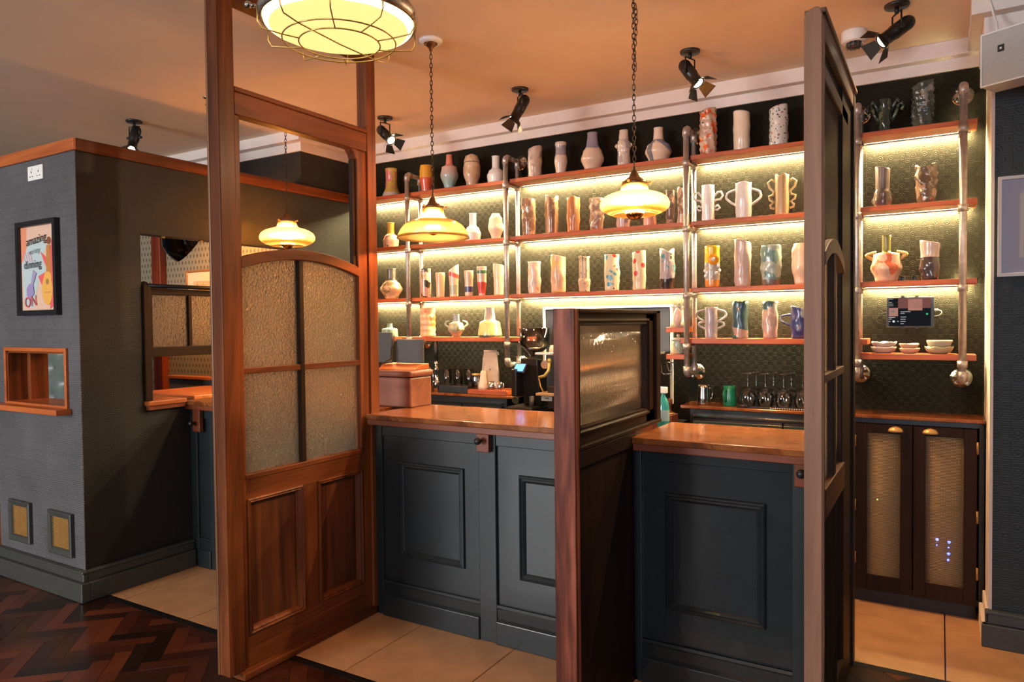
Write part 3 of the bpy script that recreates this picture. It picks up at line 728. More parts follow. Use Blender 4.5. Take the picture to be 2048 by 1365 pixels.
PR = dict(
 cyl=[(0,.86),(.06,.93),(.5,1),(.93,.95),(1,.98)], straight=[(0,.97),(.03,1),(.97,1),(1,.98)],
 flare=[(0,1.0),(.10,.95),(.35,.66),(.6,.60),(.95,.66),(1,.66)], cup=[(0,.72),(.08,.78),(.5,1),(.8,1),(1,.90)],
 barrel=[(0,.66),(.05,.7),(.45,1),(.8,.96),(1,.72)], bottle=[(0,.62),(.04,.70),(.32,1),(.55,.80),(.62,.44),(.68,.36),(.92,.33),(1,.42)],
 bottle2=[(0,.80),(.05,.92),(.28,1),(.46,.80),(.55,.45),(.62,.42),(.95,.42),(1,.46)],
 torpedo=[(0,.48),(.05,.56),(.40,1),(.64,.84),(.70,.42),(.74,.38),(.96,.32),(1,.34)], egg=[(0,.50),(.05,.58),(.45,1),(.8,.84),(.95,.55),(1,.48)],
 vial=[(0,.70),(.06,.76),(.42,1),(.72,.80),(.80,.78),(.88,.84),(.93,.90),(1,.84)], gourd=[(0,.62),(.04,.70),(.30,1),(.50,.82),(.60,.62),(.66,.52),(.95,.42),(1,.44)],
 round=[(0,.62),(.05,.74),(.30,1),(.48,.86),(.60,.50),(.66,.38),(.95,.34),(1,.36)], figure=[(0,.82),(.1,.9),(.4,.86),(.55,1),(.68,.94),(.74,.66),(.96,.62),(1,.64)],
 diamond=[(0,.55),(.04,.60),(.34,1),(.48,.80),(.60,.50),(.64,.44),(.96,.44),(1,.46)], tumbler=[(0,.80),(.06,.84),(.5,.88),(.9,1),(1,.98)],
 pint=[(0,.66),(.05,.68),(.55,.92),(.85,1),(1,.96)], slantcup=[(0,.86),(.1,.86),(.45,.90),(.8,1),(1,.98)], cone=[(0,1),(.06,1.0),(.50,.86),(.56,.52),(.60,.46),(.96,.36),(1,.36)],
 squat=[(0,.98),(.55,.92),(.62,.85),(.66,.36),(.95,.30),(1,.34)], jug=[(0,.44),(.04,.52),(.34,1),(.58,.84),(.66,.40),(.95,.36),(1,.40)], stub=[(0,.82),(.05,.84),(.33,1),(.40,.84),(.95,.80),(1,.96)],
 boot=[(0,.90),(.15,1),(.35,.95),(.45,.78),(.95,.82),(1,.85)], face=[(0,.66),(.06,.74),(.30,1),(.44,.90),(.54,.84),(.60,.80),(.612,.30),(.64,.27),(.96,.27),(1,.30)],
 mixed=[(0,.80),(.1,.92),(.5,1),(.62,.92),(.66,.90),(.97,1),(1,1)])
GR = {1:'pottery on the top shelves', 2:'pottery on the second shelves', 3:'pottery on the third shelves', 4:'pottery on the lowest shelves', 5:'bowls on the low shelf'}
ZROW = {1:2.475, 2:2.087, 3:1.695, 4:1.402, 5:1.318}
def pot_mb(h, w, prof, bump=None, top=None, n=36, m=26, flat=0, wall=.09):
    R = w/2; pf = prof_fn(PR[prof]); mb = MB()
    t_ = [0]+[(i/(m-1)) for i in range(m)]
    rings = [(pf(t)*R, t) for t in [i/(m-1) for i in range(m)]]
    def pt(r, t, a, inner=False):
        rr = r*(1+(bump(a, t) if (bump and not inner) else 0)); z = h*t
        if top: z += top(a)*h*max(0, (t-.72)/.28)
        return (rr*cos(a), rr*sin(a)*(1-flat), z)
    vs = []; 
    for r, t in rings: vs += [pt(r, t, 2*pi*j/n) for j in range(n)]
    ri = rings[-1][0]*(1-wall*1.6)
    for r, t in ((ri,1.0),(ri*.98,.86),(ri*.9,.70)): vs += [pt(r, t, 2*pi*j/n, True) for j in range(n)]
    k = m+3
    fs = [(i*n+j, i*n+(j+1)%n, (i+1)*n+(j+1)%n, (i+1)*n+j) for i in range(k-1) for j in range(n)]
    fs.append(tuple(range(n-1,-1,-1))); fs.append(tuple((k-1)*n+j for j in range(n)))
    return mb.add(vs, fs, True)
def pot(row, x, w, h, label, prof, mat, bump=None, top=None, handles=None, hmat=None, name='vase', cat='vase', y=4.262, extra=None, z=None, flat=0, n=36, m=26):
    x, zz = x, (ZROW[row] if z is None else z)
    if row in (1,2,3) and x < -2.55: zz -= .003
    if row == 4 and x > -1.5: zz = 1.395
    rot = atan2(-x, 4.26)
    body = pot_mb(h, w, prof, bump, top, n, m, flat)
    if not handles and not extra:
        return single(name, body, mat, label, cat, (x,y,zz), rot, group=GR[row])
    t = thing(name, label, cat, (0,0,0), GR[row], world=False)
    body.build('body', mat, t)
    for hd in handles or []:
        MB().tube([(p[0],0,p[1]) for p in hd], hd_r[0], 8).build('handle', hmat or mat, t)
    for nm, mbx, mt in extra or []: mbx.build(nm, mt, t)
    t.location = (x,y,zz); t.rotation_euler = (0,0,rot); return t
hd_r = [.007]
def loop(x0, z0, x1, z1, bulge, n=12):
    """ear handle from (x0,z0) to (x1,z1), bulging outwards"""
    o = []
    for i in range(n+1):
        u = i/n; s_ = sin(pi*u)
        o.append((x0+(x1-x0)*u+bulge*s_, z0+(z1-z0)*u+.25*abs(bulge)*(s_ if u < .4 else s_*.4)))
    return o
def both(*paths): return [list(p) for p in paths]+[[(-q[0], q[1]) for q in p] for p in paths]
def tip(amp, ph): return lambda a: amp*cos(a+ph)
def crown(amp, k, ph=0): return lambda a: amp*sin(k*a+ph)
def beads(pts, r): 
    mb = MB()
    for x, y, z in pts: mb.ball((x,y,z), r, 10, 6)
    return mb
cream, white, peach = (.62,.50,.36), (.80,.78,.72), (.70,.45,.30)
# --- top row
pot(1,-3.613,.138,.215,'flared yellow vase with pink and grey blotches, far left of the top shelf','flare',glaze((.52,.36,.07),('noise',(.60,.20,.16),18,.56),('spot',(.10,.08,.07),34,.16),('band',(.45,.42,.40),0,.03)),bumps('lump',1,.04))
pot(1,-3.277,.100,.198,'small vase with an orange-yellow top half and red-orange bottom half','cup',glaze((.72,.12,.05),('band',(.78,.38,.03),.105,.3,.002),('band',(.7,.2,.15),0,.02)))
pot(1,-3.067,.131,.251,'tall bottle vase fading from coral neck to pale teal base','torpedo',glaze((.30,.48,.46),('fade',(.60,.40,.32),.05,.15),('band',(.74,.24,.16),.165,.3,.002)))
pot(1,-2.870,.121,.219,'tan barrel vase with a dark ring under its wavy rim','barrel',glaze((.58,.38,.22),('noise',(.66,.48,.32),22,.52),('band',(.12,.08,.05),.166,.171)),bumps('lump',3,.035),crown(.02,3))
pot(1,-2.669,.125,.190,'plain white bottle vase beside the second pipe, top shelf','bottle2',glaze(white,rough=.35))
pot(1,-2.358,.091,.203,'rough beige cylinder vase with frilled edges beside the wall flange','straight',glaze((.60,.47,.38),('noise',(.46,.34,.28),20,.58)),bumps('knob',5,.16,40),tip(.06,.2))
pot(1,-2.161,.086,.213,'slim white vial vase with grey-blue brushwork at the neck','vial',glaze((.70,.60,.50),('band',(.34,.33,.38),.125,.19,.03),('noise',(.72,.64,.54),26,.56)))
pot(1,-1.932,.151,.243,'big cream gourd vase with a lilac-grey neck dripping over the belly','gourd',glaze((.72,.58,.46),('band',(.30,.29,.38),.142,.4,.05)))
pot(1,-1.717,.088,.227,'pale figure-shaped vase patched in grey, right of the lilac-necked vase','figure',glaze((.68,.57,.47),('noise',(.38,.36,.36),24,.56)),bumps('lump',9,.06),extra=[('ear',beads([(.042,0,.135),(-.042,0,.13)],.014),glaze((.66,.55,.45)))])
pot(1,-1.491,.162,.209,'round cream vase with broad slate and blue swipes and a short neck','round',glaze((.74,.60,.46),('slant',(.22,.22,.30),.9,.115),('stripe',(.16,.17,.20),2,.86),('band',(.74,.60,.48),.135,.3,.002)))
pot(1,-1.185,.094,.264,'tall woven cylinder vase in orange, red and grey strands','straight',glaze((.55,.38,.26),('noise',(.70,.12,.03),24,.55),('spot',(.12,.12,.11),26,.17)),bumps('weave',1,.16),tip(.04,.6))
pot(1,-.992,.095,.222,'plain cream cylinder vase glowing under the spotlight, top shelf','cyl',glaze((.74,.62,.46)),bumps('lump',12,.035),tip(.04,2.6))
pot(1,-.788,.096,.220,'white cylinder vase speckled in blue, red and black','straight',glaze((.66,.64,.58),('spot',(.06,.10,.12),62,.32),('spot',(.46,.10,.08),41,.18)),bumps('knob',14,.10,70),tip(.05,.3))
hd_r[0] = .009
curl = [(.03,.055),(.05,.10),(.062,.14),(.078,.150),(.086,.128),(.074,.112)]
pot(1,-.256,.062,.173,'black-green pot with curling tentacle arms on the dark right top shelf','straight',glaze((.02,.035,.025),('noise',(.10,.12,.07),22,.58),rough=.12),bumps('lump',2,.08),handles=both(curl,[(.028,.11),(.044,.150),(.058,.168),(.066,.150)]),name='tentacle_vase')
pot(1,-.084,.097,.220,'dark green and grey woven cylinder vase on the right top shelf','straight',glaze((.045,.06,.05),('noise',(.22,.20,.17),20,.55),rough=.2),bumps('weave',4,.17),tip(.07,.5))
# --- second row
pot(2,-3.626,.123,.193,'small vase with a mustard neck and floral body, left end of second shelf','bottle2',glaze((.58,.40,.28),('spot',(.05,.06,.04),24,.22),('noise',(.66,.28,.2),20,.6),('band',(.48,.30,.03),.100,.3,.002)))
pot(2,-2.868,.114,.199,'white narrow-necked bottle vase behind the left hanging lamp','bottle2',glaze((.80,.80,.76)))
pot(2,-2.674,.108,.179,'plain cream egg-shaped vase on the second shelf','egg',glaze((.74,.66,.50)))
pot(2,-2.408,.092,.250,'brown cylinder vase crusted with knobs on its upper half','cyl',glaze((.30,.16,.09),('noise',(.50,.32,.22),26,.55),rough=.2),(lambda g: lambda a, t: g(a, t)*(1 if t > .42 else .1))(bumps('knob',21,.24,46)))
pot(2,-2.232,.087,.243,'bronze cylinder vase with two raised points at the rim','cyl',glaze((.24,.13,.07),('stripe',(.50,.32,.20),5,.6),rough=.16),(lambda g: lambda a, t: g(a, t)*(1 if t > .5 else .08))(bumps('knob',22,.26,40)),crown(.07,2,.6))
pot(2,-2.073,.085,.228,'orange-brown glazed cylinder vase like a cut branch','cyl',glaze((.52,.20,.07),('stripe',(.66,.36,.18),4,.7),rough=.2),bumps('knob',23,.12,26),crown(.03,3))
pot(2,-1.906,.085,.208,'silvery brown vase studded with large pale knobs','cyl',glaze((.34,.22,.16),('noise',(.60,.46,.36),22,.52),rough=.18),bumps('knob',24,.34,34))
pot(2,-1.724,.088,.190,'pinkish marbled cylinder half hidden behind the middle lamp','cyl',glaze((.52,.36,.32),('noise',(.26,.20,.22),22,.55),rough=.2),bumps('knob',25,.16,30))
pot(2,-1.549,.077,.190,'salmon pink cylinder half hidden behind the middle lamp bulb','straight',glaze((.64,.30,.22),('stripe',(.70,.46,.36),2,.6)),bumps('lump',26,.03))
pot(2,-1.412,.055,.205,'narrow dark brown trunk vase beside the third pipe','cyl',glaze((.14,.085,.06),('noise',(.34,.22,.15),24,.56),rough=.2),bumps('knob',27,.2,26),y=4.245)
pot(2,-1.352,.046,.215,'narrow bronze and white trunk vase touching the third pipe','cyl',glaze((.62,.42,.28),('noise',(.28,.15,.08),20,.58),rough=.2),bumps('knob',28,.2,26),crown(.05,2),y=4.275)
hd_r[0] = .0068
curl2 = [(.038,.150),(.055,.172),(.074,.172),(.084,.150),(.070,.128),(.044,.126),(.038,.115)]
pot(2,-1.187,.076,.214,'white cylinder jug with small curled handles beside the third pipe','cyl',glaze((.74,.74,.70)),bumps('lump',31,.035),handles=both(curl2,[(.038,.085),(.056,.095),(.066,.080),(.052,.068),(.038,.070)]),name='handled_vase')
pot(2,-.982,.092,.207,'white vase with two big ear handles reaching half its height','cyl',glaze((.80,.76,.68)),bumps('lump',32,.03),crown(.02,3),handles=both(loop(.044,.170,.044,.080,.052)),name='handled_vase')
wig = [(.036,.190),(.056,.205),(.074,.190),(.066,.160),(.044,.138),(.048,.118),(.070,.112),(.066,.092),(.046,.078),(.062,.062),(.060,.048),(.040,.042)]
pot(2,-.770,.072,.226,'tan stump vase with wriggling golden handles down both sides','straight',glaze((.46,.30,.13),('stripe',(.56,.40,.22),14,.4)),bumps('rib',1,.05,22),crown(.03,4),handles=both(wig),hmat=glaze((.62,.48,.22),rough=.15),name='handled_vase')
pot(2,-.267,.086,.208,'dark bronze tube vase swelling into knobs at its foot','boot',glaze((.10,.07,.055),('fade',(.24,.18,.15),.08,.16),rough=.16),(lambda g: lambda a, t: g(a, t)*(1 if t < .42 else .05))(bumps('knob',34,.3,22)),tip(.04,3.3))
pot(2,-.069,.090,.194,'dark bronze gnarled vase with a lip curling over the rim','cyl',glaze((.11,.07,.045),('noise',(.34,.24,.15),20,.58),rough=.16),bumps('knob',35,.30,34),crown(.06,2,2.0))
# --- third row
pot(3,-3.628,.173,.233,'diamond-shaped vase with leafy brown pattern and dark glass neck','diamond',glaze((.60,.40,.26),('noise',(.22,.15,.07),26,.55),('band',(.10,.09,.07),.140,.3,.002)))
pot(3,-3.295,.078,.217,'pink and black cylinder vase with ochre flecks, left of the tan cup','cyl',glaze((.62,.38,.28),('noise',(.03,.025,.02),16,.54),('noise',(.36,.22,.05),22,.62)))
pot(3,-3.162,.070,.181,'plain tan tumbler vase, shortest in its row','tumbler',glaze((.66,.46,.26)))
pot(3,-3.039,.073,.212,'cream vase with slanted rim and a red band','slantcup',glaze((.68,.52,.34),('band',(.42,.38,.24),.018,.085,.006),('slant',(.62,.06,.04),.35,.142),('slant',(.68,.52,.36),.35,.172)),None,tip(.11,0.2))
pot(3,-2.908,.068,.184,'cream tumbler vase with a navy band near its foot','tumbler',glaze((.68,.52,.34),('band',(.05,.05,.14),.030,.070,.002)))
pot(3,-2.796,.071,.207,'vase with green brushed ring and red lower half','pint',glaze((.60,.07,.05),('band',(.66,.50,.36),.098,.4,.02),('band',(.03,.13,.05),.158,.180,.012),('band',(.64,.42,.30),0,.016)))
pot(3,-2.654,.080,.214,'tall plain cream vase with slightly slanted rim beside the second pipe','slantcup',glaze((.68,.52,.34),('noise',(.70,.48,.22),14,.6)),bumps('lump',43,.02),tip(.035,2.8))
pot(3,-2.370,.088,.217,'lumpy pale cylinder vase with soft pink and blue stains','cyl',glaze((.64,.48,.38),('noise',(.42,.42,.44),14,.6),('noise',(.66,.20,.10),15,.64)),bumps('lump',44,.07))
pot(3,-2.187,.100,.244,'lumpy peach cylinder vase with yellow marbling and slanted rim','cyl',glaze((.66,.42,.28),('noise',(.70,.50,.18),13,.52)),bumps('lump',45,.07),tip(.04,2.9))
pot(3,-1.997,.081,.230,'vase with a striped fluted neck above a dotted bulb foot','stub',glaze((.68,.52,.36),('stripe',(.10,.08,.07),9,.72,.09),('spot',(.36,.14,.14),46,.20)),None,crown(.025,2))
pot(3,-1.804,.096,.232,'white cylinder vase with big blue patch and red knobs','cyl',glaze((.72,.66,.46),('noise',(.10,.34,.48),11,.57),('noise',(.62,.06,.02),12,.60),('spot',(.03,.03,.03),22,.11)),bumps('knob',47,.13,26))
pot(3,-1.620,.084,.240,'white cylinder vase dotted with large red and blue spots','cyl',glaze((.74,.64,.42),('spot',(.62,.06,.05),15,.25),('noise',(.22,.44,.52),13,.62)),bumps('lump',48,.04),tip(.03,.4))
pot(3,-1.439,.089,.238,'grey vase with black blobs at foot and two pale horns','cyl',glaze((.42,.36,.36),('band',(.02,.02,.02),0,.062,.04),('noise',(.06,.30,.38),18,.62),('noise',(.03,.03,.03),15,.63)),bumps('knob',49,.2,24),crown(.05,2,.7))
pot(3,-1.164,.088,.245,'yellow-topped vase with an orange disc and white beads','cyl',glaze((.46,.40,.30),('band',(.66,.24,.04),0,.045,.02),('band',(.80,.50,.02),.15,.4,.012),('noise',(.70,.28,.02),12,.62)),None,None,extra=[('disc',(lambda m: m.xform(Matrix.Translation((.006,-.040,.165)) @ Matrix.Rotation(RAD(90),4,'X')))(MB().lathe([(0,-.006),(.030,-.006),(.033,.004),(.016,.010),(0,.010)],20)),glaze((.80,.30,.01))),('bead',beads([(.006,-.050,.165)],.012),glaze(white)),('bead',beads([(-.034,-.024,.135),(-.040,-.014,.10),(.040,-.018,.10),(-.028,-.034,.085),(.022,-.040,.085),(-.008,-.046,.110),(-.004,-.047,.060),(.034,-.03,.125),(-.036,-.03,.068)],.0105),glaze(white))])
pot(3,-.988,.092,.262,'tall pale pink cylinder vase with dimpled surface, slanted rim','cyl',glaze((.60,.44,.36)),bumps('knob',51,.13,44),tip(.05,2.8))
pot(3,-.830,.106,.229,'grey-teal rocky vase with snaking ridges','cyl',glaze((.34,.38,.33),('noise',(.12,.22,.21),14,.54),('band',(.14,.12,.10),0,.035,.02)),bumps('knob',52,.16,44))
pot(3,-.667,.104,.230,'cream pitted vase half hidden by the tall right screen post','barrel',glaze((.66,.48,.36),('noise',(.50,.24,.16),12,.63)),bumps('knob',53,.12,30))
hd_r[0] = .010
pot(3,-.248,.150,.244,'round pink pot with red dabs, ring ears and a green neck','face',glaze((.64,.40,.27),('noise',(.62,.14,.06),11,.63),('band',(.22,.19,.03),.150,.4,.001)),bumps('lump',54,.03),handles=both(loop(.060,.118,.046,.155,.040)),hmat=glaze((.60,.36,.10)),name='handled_vase')
pot(3,-.050,.092,.197,'vase with pale open cup top and black crusted lower half','mixed',glaze((.05,.035,.035),('band',(.52,.40,.34),.118,.4,.008),rough=.16),(lambda g: lambda a, t: g(a, t)*(1 if t < .6 else .03))(bumps('knob',55,.22,30)),tip(.05,3.1))
for x in (-.172,-.118):
    r_ = MB().lathe([(.0,0),(.012,0),(.013,.004),(.013,.026),(.0105,.026),(.010,.006),(0,.006)], 16)
    r_.xform(Matrix.Translation((0,0,.013)) @ Matrix.Rotation(RAD(90),4,'X'))
    single('egg_ring', r_, glaze((.05,.045,.04)), 'tiny dark ring lying %s on the third shelf near the tablet' % ('against the round pink pot' if x < -.15 else 'alone'), 'ring', (x,4.25,ZROW[3]), -.05)
# --- lowest row
pot(4,-3.651,.131,.102,'squat teal bottle with a stubby neck, just above the till screens','squat',glaze((.16,.28,.24),('noise',(.22,.36,.30),16,.55),('stripe',(.30,.22,.14),1,.97)),z=1.402)
pot(4,-3.281,.112,.214,'cylinder vase with orange arches on grey, stepped along one side','straight',glaze((.36,.26,.20),('slant',(.62,.40,.24),-1.2,-.5),('noise',(.70,.14,.04),10,.55),('band',(.68,.42,.22),0,.05,.05)),bumps('wave',1,.04,30))
hd_r[0] = .0065
pot(4,-3.023,.120,.166,'small round green jug with ring handles and grey neck','jug',glaze((.32,.34,.24),('noise',(.10,.13,.08),18,.55),('band',(.44,.24,.14),0,.035,.02),('band',(.20,.22,.24),.112,.3,.002)),handles=both(loop(.046,.115,.054,.068,.030)),name='handled_vase')
pot(4,-2.733,.169,.207,'cone-shoulder vase in cream with orange flowers and a grey neck','cone',glaze((.68,.48,.34),('noise',(.74,.16,.04),13,.56),('slant',(.70,.52,.20),-.9,-.6),('band',(.40,.32,.28),.112,.4,.002),('band',(.10,.12,.07),0,.014)))
pot(4,-1.171,.074,.185,'grey-lilac vase with two tall ear handles and small lower ears','cyl',glaze((.32,.28,.30),('noise',(.46,.34,.30),12,.52)),bumps('lump',61,.035),handles=both(loop(.034,.170,.036,.098,.050),loop(.036,.098,.036,.056,.036)),name='handled_vase')
pot(4,-1.003,.087,.211,'tall teal cylinder vase with a bare pink foot','straight',glaze((.42,.28,.22),('slant',(.035,.085,.105),.25,.056),('noise',(.03,.10,.09),10,.60)),bumps('lump',62,.05),crown(.03,5))
pot(4,-.836,.085,.209,'pinkish gnarled cylinder vase with a teal rim','cyl',glaze((.48,.32,.26),('band',(.06,.12,.12),.165,.4,.02),('noise',(.34,.26,.24),12,.56)),bumps('lump',63,.07),crown(.02,3))
pot(4,-.673,.106,.166,'blue and grey jug with one looped handle beside the screen post','bottle2' if 0 else 'cyl',glaze((.26,.29,.30),('noise',(.035,.045,.16),11,.50)),bumps('lump',64,.06),tip(.10,2.9),handles=[loop(-.046,.135,-.048,.070,-.058)],name='jug',cat='jug')
# --- bowls
def bowl(x, z, r, h, label, mat, wavy=0, k=5):
    fn = lambda rr, zz, a: (rr*(1+wavy*.25*sin(k*a)), zz+wavy*h*(zz/h)*sin(k*a))
    mb = MB().lathe([(0,0),(r*.55,0),(r*.86,h*.35),(r,h*.85),(r*1.0,h),(r*.94,h),(r*.88,h*.6),(r*.5,h*.14),(0,h*.12)], 32, (0,0,0), True, fn)
    single('bowl', mb, mat, label, 'bowl', (x,4.262,z), 0, group=GR[5])
gw, gp, gg = glaze((.62,.50,.42)), glaze((.64,.40,.28)), glaze((.38,.36,.22))
bowl(-.260,1.318,.061,.034,'white wavy bowl under another, left stack beside the screen',gw,.06,6); bowl(-.258,1.347,.060,.030,'white wavy bowl on top of the left stack',gw,.14,5)
bowl(-.140,1.318,.048,.028,'small pink bowl at the bottom of the middle stack',gp,.04,3); bowl(-.142,1.343,.046,.026,'small pink bowl tilting on top of the middle stack',gp,.12,2)
bowl(-.008,1.318,.064,.036,'green scalloped bowl at the bottom of the right stack',gg,.10,6); bowl(-.006,1.345,.058,.042,'plain green-grey bowl on top of the right stack',glaze((.44,.38,.28)),.02,3)
# --- jars on the tiny shelves, the hanging ornament
jt = thing('jar', 'pale green jar with white stripes on the upper tiny shelf', 'jar', (-1.368,4.245,1.462))
MB().lathe([(.05,0),(.046,.02),(.034,.05),(.034,.115),(.044,.122),(.044,.130),(.036,.130),(.03,.05),(0,.02)], 28, (-1.368,4.245,1.462)).build('body', glaze((.48,.46,.36),('stripe',(.70,.72,.74),7,.5,.03)), jt)
MB().lathe([(.0345,0),(.0375,.004),(.0345,.008)], 24, (-1.368,4.245,1.50)).build('foot_ring', glaze((.55,.48,.36)), jt)
jt = thing('jar', 'grey-green lidded jar on the lower tiny shelf', 'jar', (-1.366,4.245,1.300))
MB().lathe([(.036,0),(.042,.01),(.042,.07),(.038,.084),(.0,.084)], 28, (-1.366,4.245,1.30)).build('body', glaze((.44,.44,.34),('slant',(.24,.32,.28),1.2,.03)), jt)
lid = MB().lathe([(.046,.0),(.046,.006),(.03,.014),(.0,.017)], 28, (-1.366,4.245,1.384)).build('lid', glaze((.46,.44,.36)), jt)
MB().ball((-1.366,4.245,1.411),.011,12,8).build('lid_knob', glaze((.52,.46,.36)), lid)
o_ = thing('hanging_ornament', 'pearly pink oval ornament hanging on a string beside the third pipe', 'ornament', (-1.337,4.14,1.462))
MB().ball((-1.337,4.140,1.522),.024,20,14,2.35).build('shell', glaze((.58,.42,.38),rough=.2), o_)
MB().cyl((-1.337,4.140,1.575),(-1.337,4.183,1.669),.0012,None,6).build('string', M_white, o_)
# ================================================================ PENDANTS
def link_mesh(L=.028, Wd=.013, r=.0019):
    pts = []
    for i in range(14):
        a = 2*pi*i/14; pts.append((Wd/2*cos(a), 0, L/2*sin(a)))
    return MB().tube(pts, r, 6, True)
M_chain = plain('chain_bronze', (.045,.028,.018), .4, .8)
M_bronze = plain('bronze_cap', (.20,.12,.06), .3, .9, noise=.2)
M_mirror = plain('copper_mirror', (.62,.34,.14), .12, 1)
LINK = []
def pendant(label, x, y, zn, prof, bulb_z, bulb_r, k_=1.0, spare=0):
    """zn = height of the glass neck; shade profile hangs below it"""
    t = thing('pendant_lamp', label, 'hanging lamp', (x,y,zn), 'pendant lamps over the bar')
    prof = [(r*(k_ if r > .06 else 1+.6*(k_-1)), z*k_) for r, z in prof]; bulb_z *= k_
    sh = MB().lathe(prof, 48, (x,y,zn), cap=False); n = len(sh.v)
    o = sh.build('glass_shade', M_amber, t)
    so = o.modifiers.new('thick','SOLIDIFY'); so.thickness = .003
    MB().lathe([(prof[-1][0]+.003*cos(a), prof[-1][1]+.003*sin(a)) for a in [2*pi*i/8 for i in range(9)]], 48, (x,y,zn), cap=False).build('shade_rim', M_amber, o)
    g = MB().lathe([(.050,-.006),(.054,-.002),(.054,.008),(.040,.014),(.022,.030),(.014,.05),(.009,.058),(0,.058)], 28, (x,y,zn)).build('gallery_cap', M_bronze, t)
    for k in range(3):
        a = .5+k*2*pi/3
        MB().cyl((x+.05*cos(a),y+.05*sin(a),zn+.002),(x+.068*cos(a),y+.068*sin(a),zn+.004),.0035,None,8).ball((x+.069*cos(a),y+.069*sin(a),zn+.004),.006,8,6).build('thumb_screw', M_brass, g)
    MB().cyl((x,y,zn-.005),(x,y,zn+bulb_z+bulb_r*.8),.017,.015,16).build('lamp_holder', M_bronze, t)
    m = 14
    up = [(bulb_r*sin(pi*i/m), bulb_r*cos(pi*i/m)) for i in range(1, 9)]
    bl = MB().lathe(up, 20, (x,y,zn+bulb_z)).build('bulb', M_bulb, t)
    dn = [(bulb_r*1.005*sin(pi*i/m) if i < m else 0, bulb_r*1.005*cos(pi*i/m)) for i in range(8, m+1)]
    MB().lathe(dn, 20, (x,y,zn+bulb_z)).build('mirror_crown', M_mirror, bl)
    # chain to the ceiling rose
    MB().lathe([(.0,-.038),(.006,-.036),(.010,-.02),(.03,-.002),(.034,.0),(.034,.004),(0,.004)], 24, (x,y,ZC-.022)).build('ceiling_hook', M_bronze, t)
    MB().lathe([(.052,-.018),(.058,-.010),(.058,0),(0,0)], 28, (x,y,ZC)).build('ceiling_rose', M_white, t)
    ch = MB().tube([(x,y,zn+.06),(x,y,zn+.075)], .004, 8).tube([(x,y,ZC-.062),(x,y,ZC-.075)], .003, 8).build('chain', M_chain, t)
    z, k = zn+.084, 0
    while z < ZC-.075:
        if not LINK:
            lk = link_mesh().build('chain_link', M_chain); lk.parent = ch; LINK.append(lk)
        else: lk = share(LINK[0], 'chain_link', (0,0,0), parent=ch)
        lk.location = (0,0,z-zn); lk.rotation_euler = (rng.uniform(-.08,.08),0,(.5 if k%2 else 2.07)+rng.uniform(-.25,.25)); z += .0215; k += 1
    if spare:
        z, k = ZC-.09, 0
        while z > spare:
            lk = share(LINK[0], 'chain_link', (0,0,0), parent=ch); lk.location = (.011+.004*sin(k*.5),-.006,z-zn); lk.rotation_euler = (rng.uniform(-.1,.1),0,(.9 if k%2 else 2.4)+rng.uniform(-.3,.3)); z -= .0215; k += 1
    return t
bell = [(.054,0),(.054,-.012),(.056,-.03),(.062,-.046),(.078,-.056),(.105,-.064),(.130,-.074),(.150,-.090),(.166,-.112),(.176,-.134),(.180,-.150)]
disc = [(.054,0),(.055,-.012),(.060,-.028),(.070,-.036),(.098,-.042),(.122,-.052),(.140,-.066),(.148,-.084),(.146,-.100),(.134,-.114),(.115,-.124),(.092,-.130)]
pendant('amber glass bell pendant on a chain, widest shade, above the till end of the bar', -2.189, 2.897, 2.080, bell, -.100, .037)
pendant('amber glass disc pendant hanging above the fluted divider', -1.120, 2.897, 2.085, disc, -.116, .040, 1.0, 2.56)
pendant('amber glass disc pendant seen through the left wooden screen', -3.745, 3.350, 2.190, disc, -.116, .042, 1.22)

# ---------------------------------------------------------------- caged lamp, nearest the camera
x, y, z = -1.545, 1.597, 2.40; Rr = .2235
t = thing('caged_lamp', 'large round caged lamp with glowing yellow glass, hanging nearest at top', 'hanging lamp', (x,y,z))
M_glow = emit('lit_opal_glass', (1.0,.78,.27), 1.25); M_glow2 = emit('lit_glass_rim', (1.0,.80,.36), 3.2)
MB().lathe([(Rr*.985,.002),(Rr*.97,-.010),(Rr*.90,-.018)], 64, (x,y,z), cap=False).build('glass_edge', M_glow2, t)
MB().lathe([(Rr*.90,-.018),(Rr*.7,-.030),(Rr*.4,-.037),(0,-.040)], 64, (x,y,z)).build('opal_glass', M_glow, t)
MB().lathe([(Rr*.975,.004),(Rr*1.0,-.006),(Rr*1.03,.0),(Rr*1.04,.02),(Rr*1.02,.032),(Rr*.9,.07),(Rr*.5,.13),(Rr*.25,.16),(.03,.17),(0,.17)], 64, (x,y,z)).build('metal_dome', plain('pitted_steel', (.34,.30,.28), .4, .85, noise=.35, nscale=60), t)
M_cage = plain('cage_wire', (.55,.36,.12), .35, .7)
cg = MB().tube([(x+Rr*.53*cos(a),y+Rr*.53*sin(a),z-.062) for a in [2*pi*i/48 for i in range(48)]], .0022, 6, True).build('cage_ring', M_cage, t)
MB().tube([(x+Rr*.74*cos(a),y+Rr*.74*sin(a),z-.056) for a in [2*pi*i/48 for i in range(48)]], .0022, 6, True).build('cage_ring', M_cage, t)
for k in range(10):
    a = 2*pi*k/10+.35; ca, sa = cos(a), sin(a); P = lambda r, h: (x+Rr*r*ca, y+Rr*r*sa, z+h)
    MB().tube([P(0 if k in (2,7) else .53,-.062),P(.74,-.058),P(.99,-.050),P(1.045,-.03),P(1.045,.012)], .0021, 6).build('cage_wire', M_cage, t)
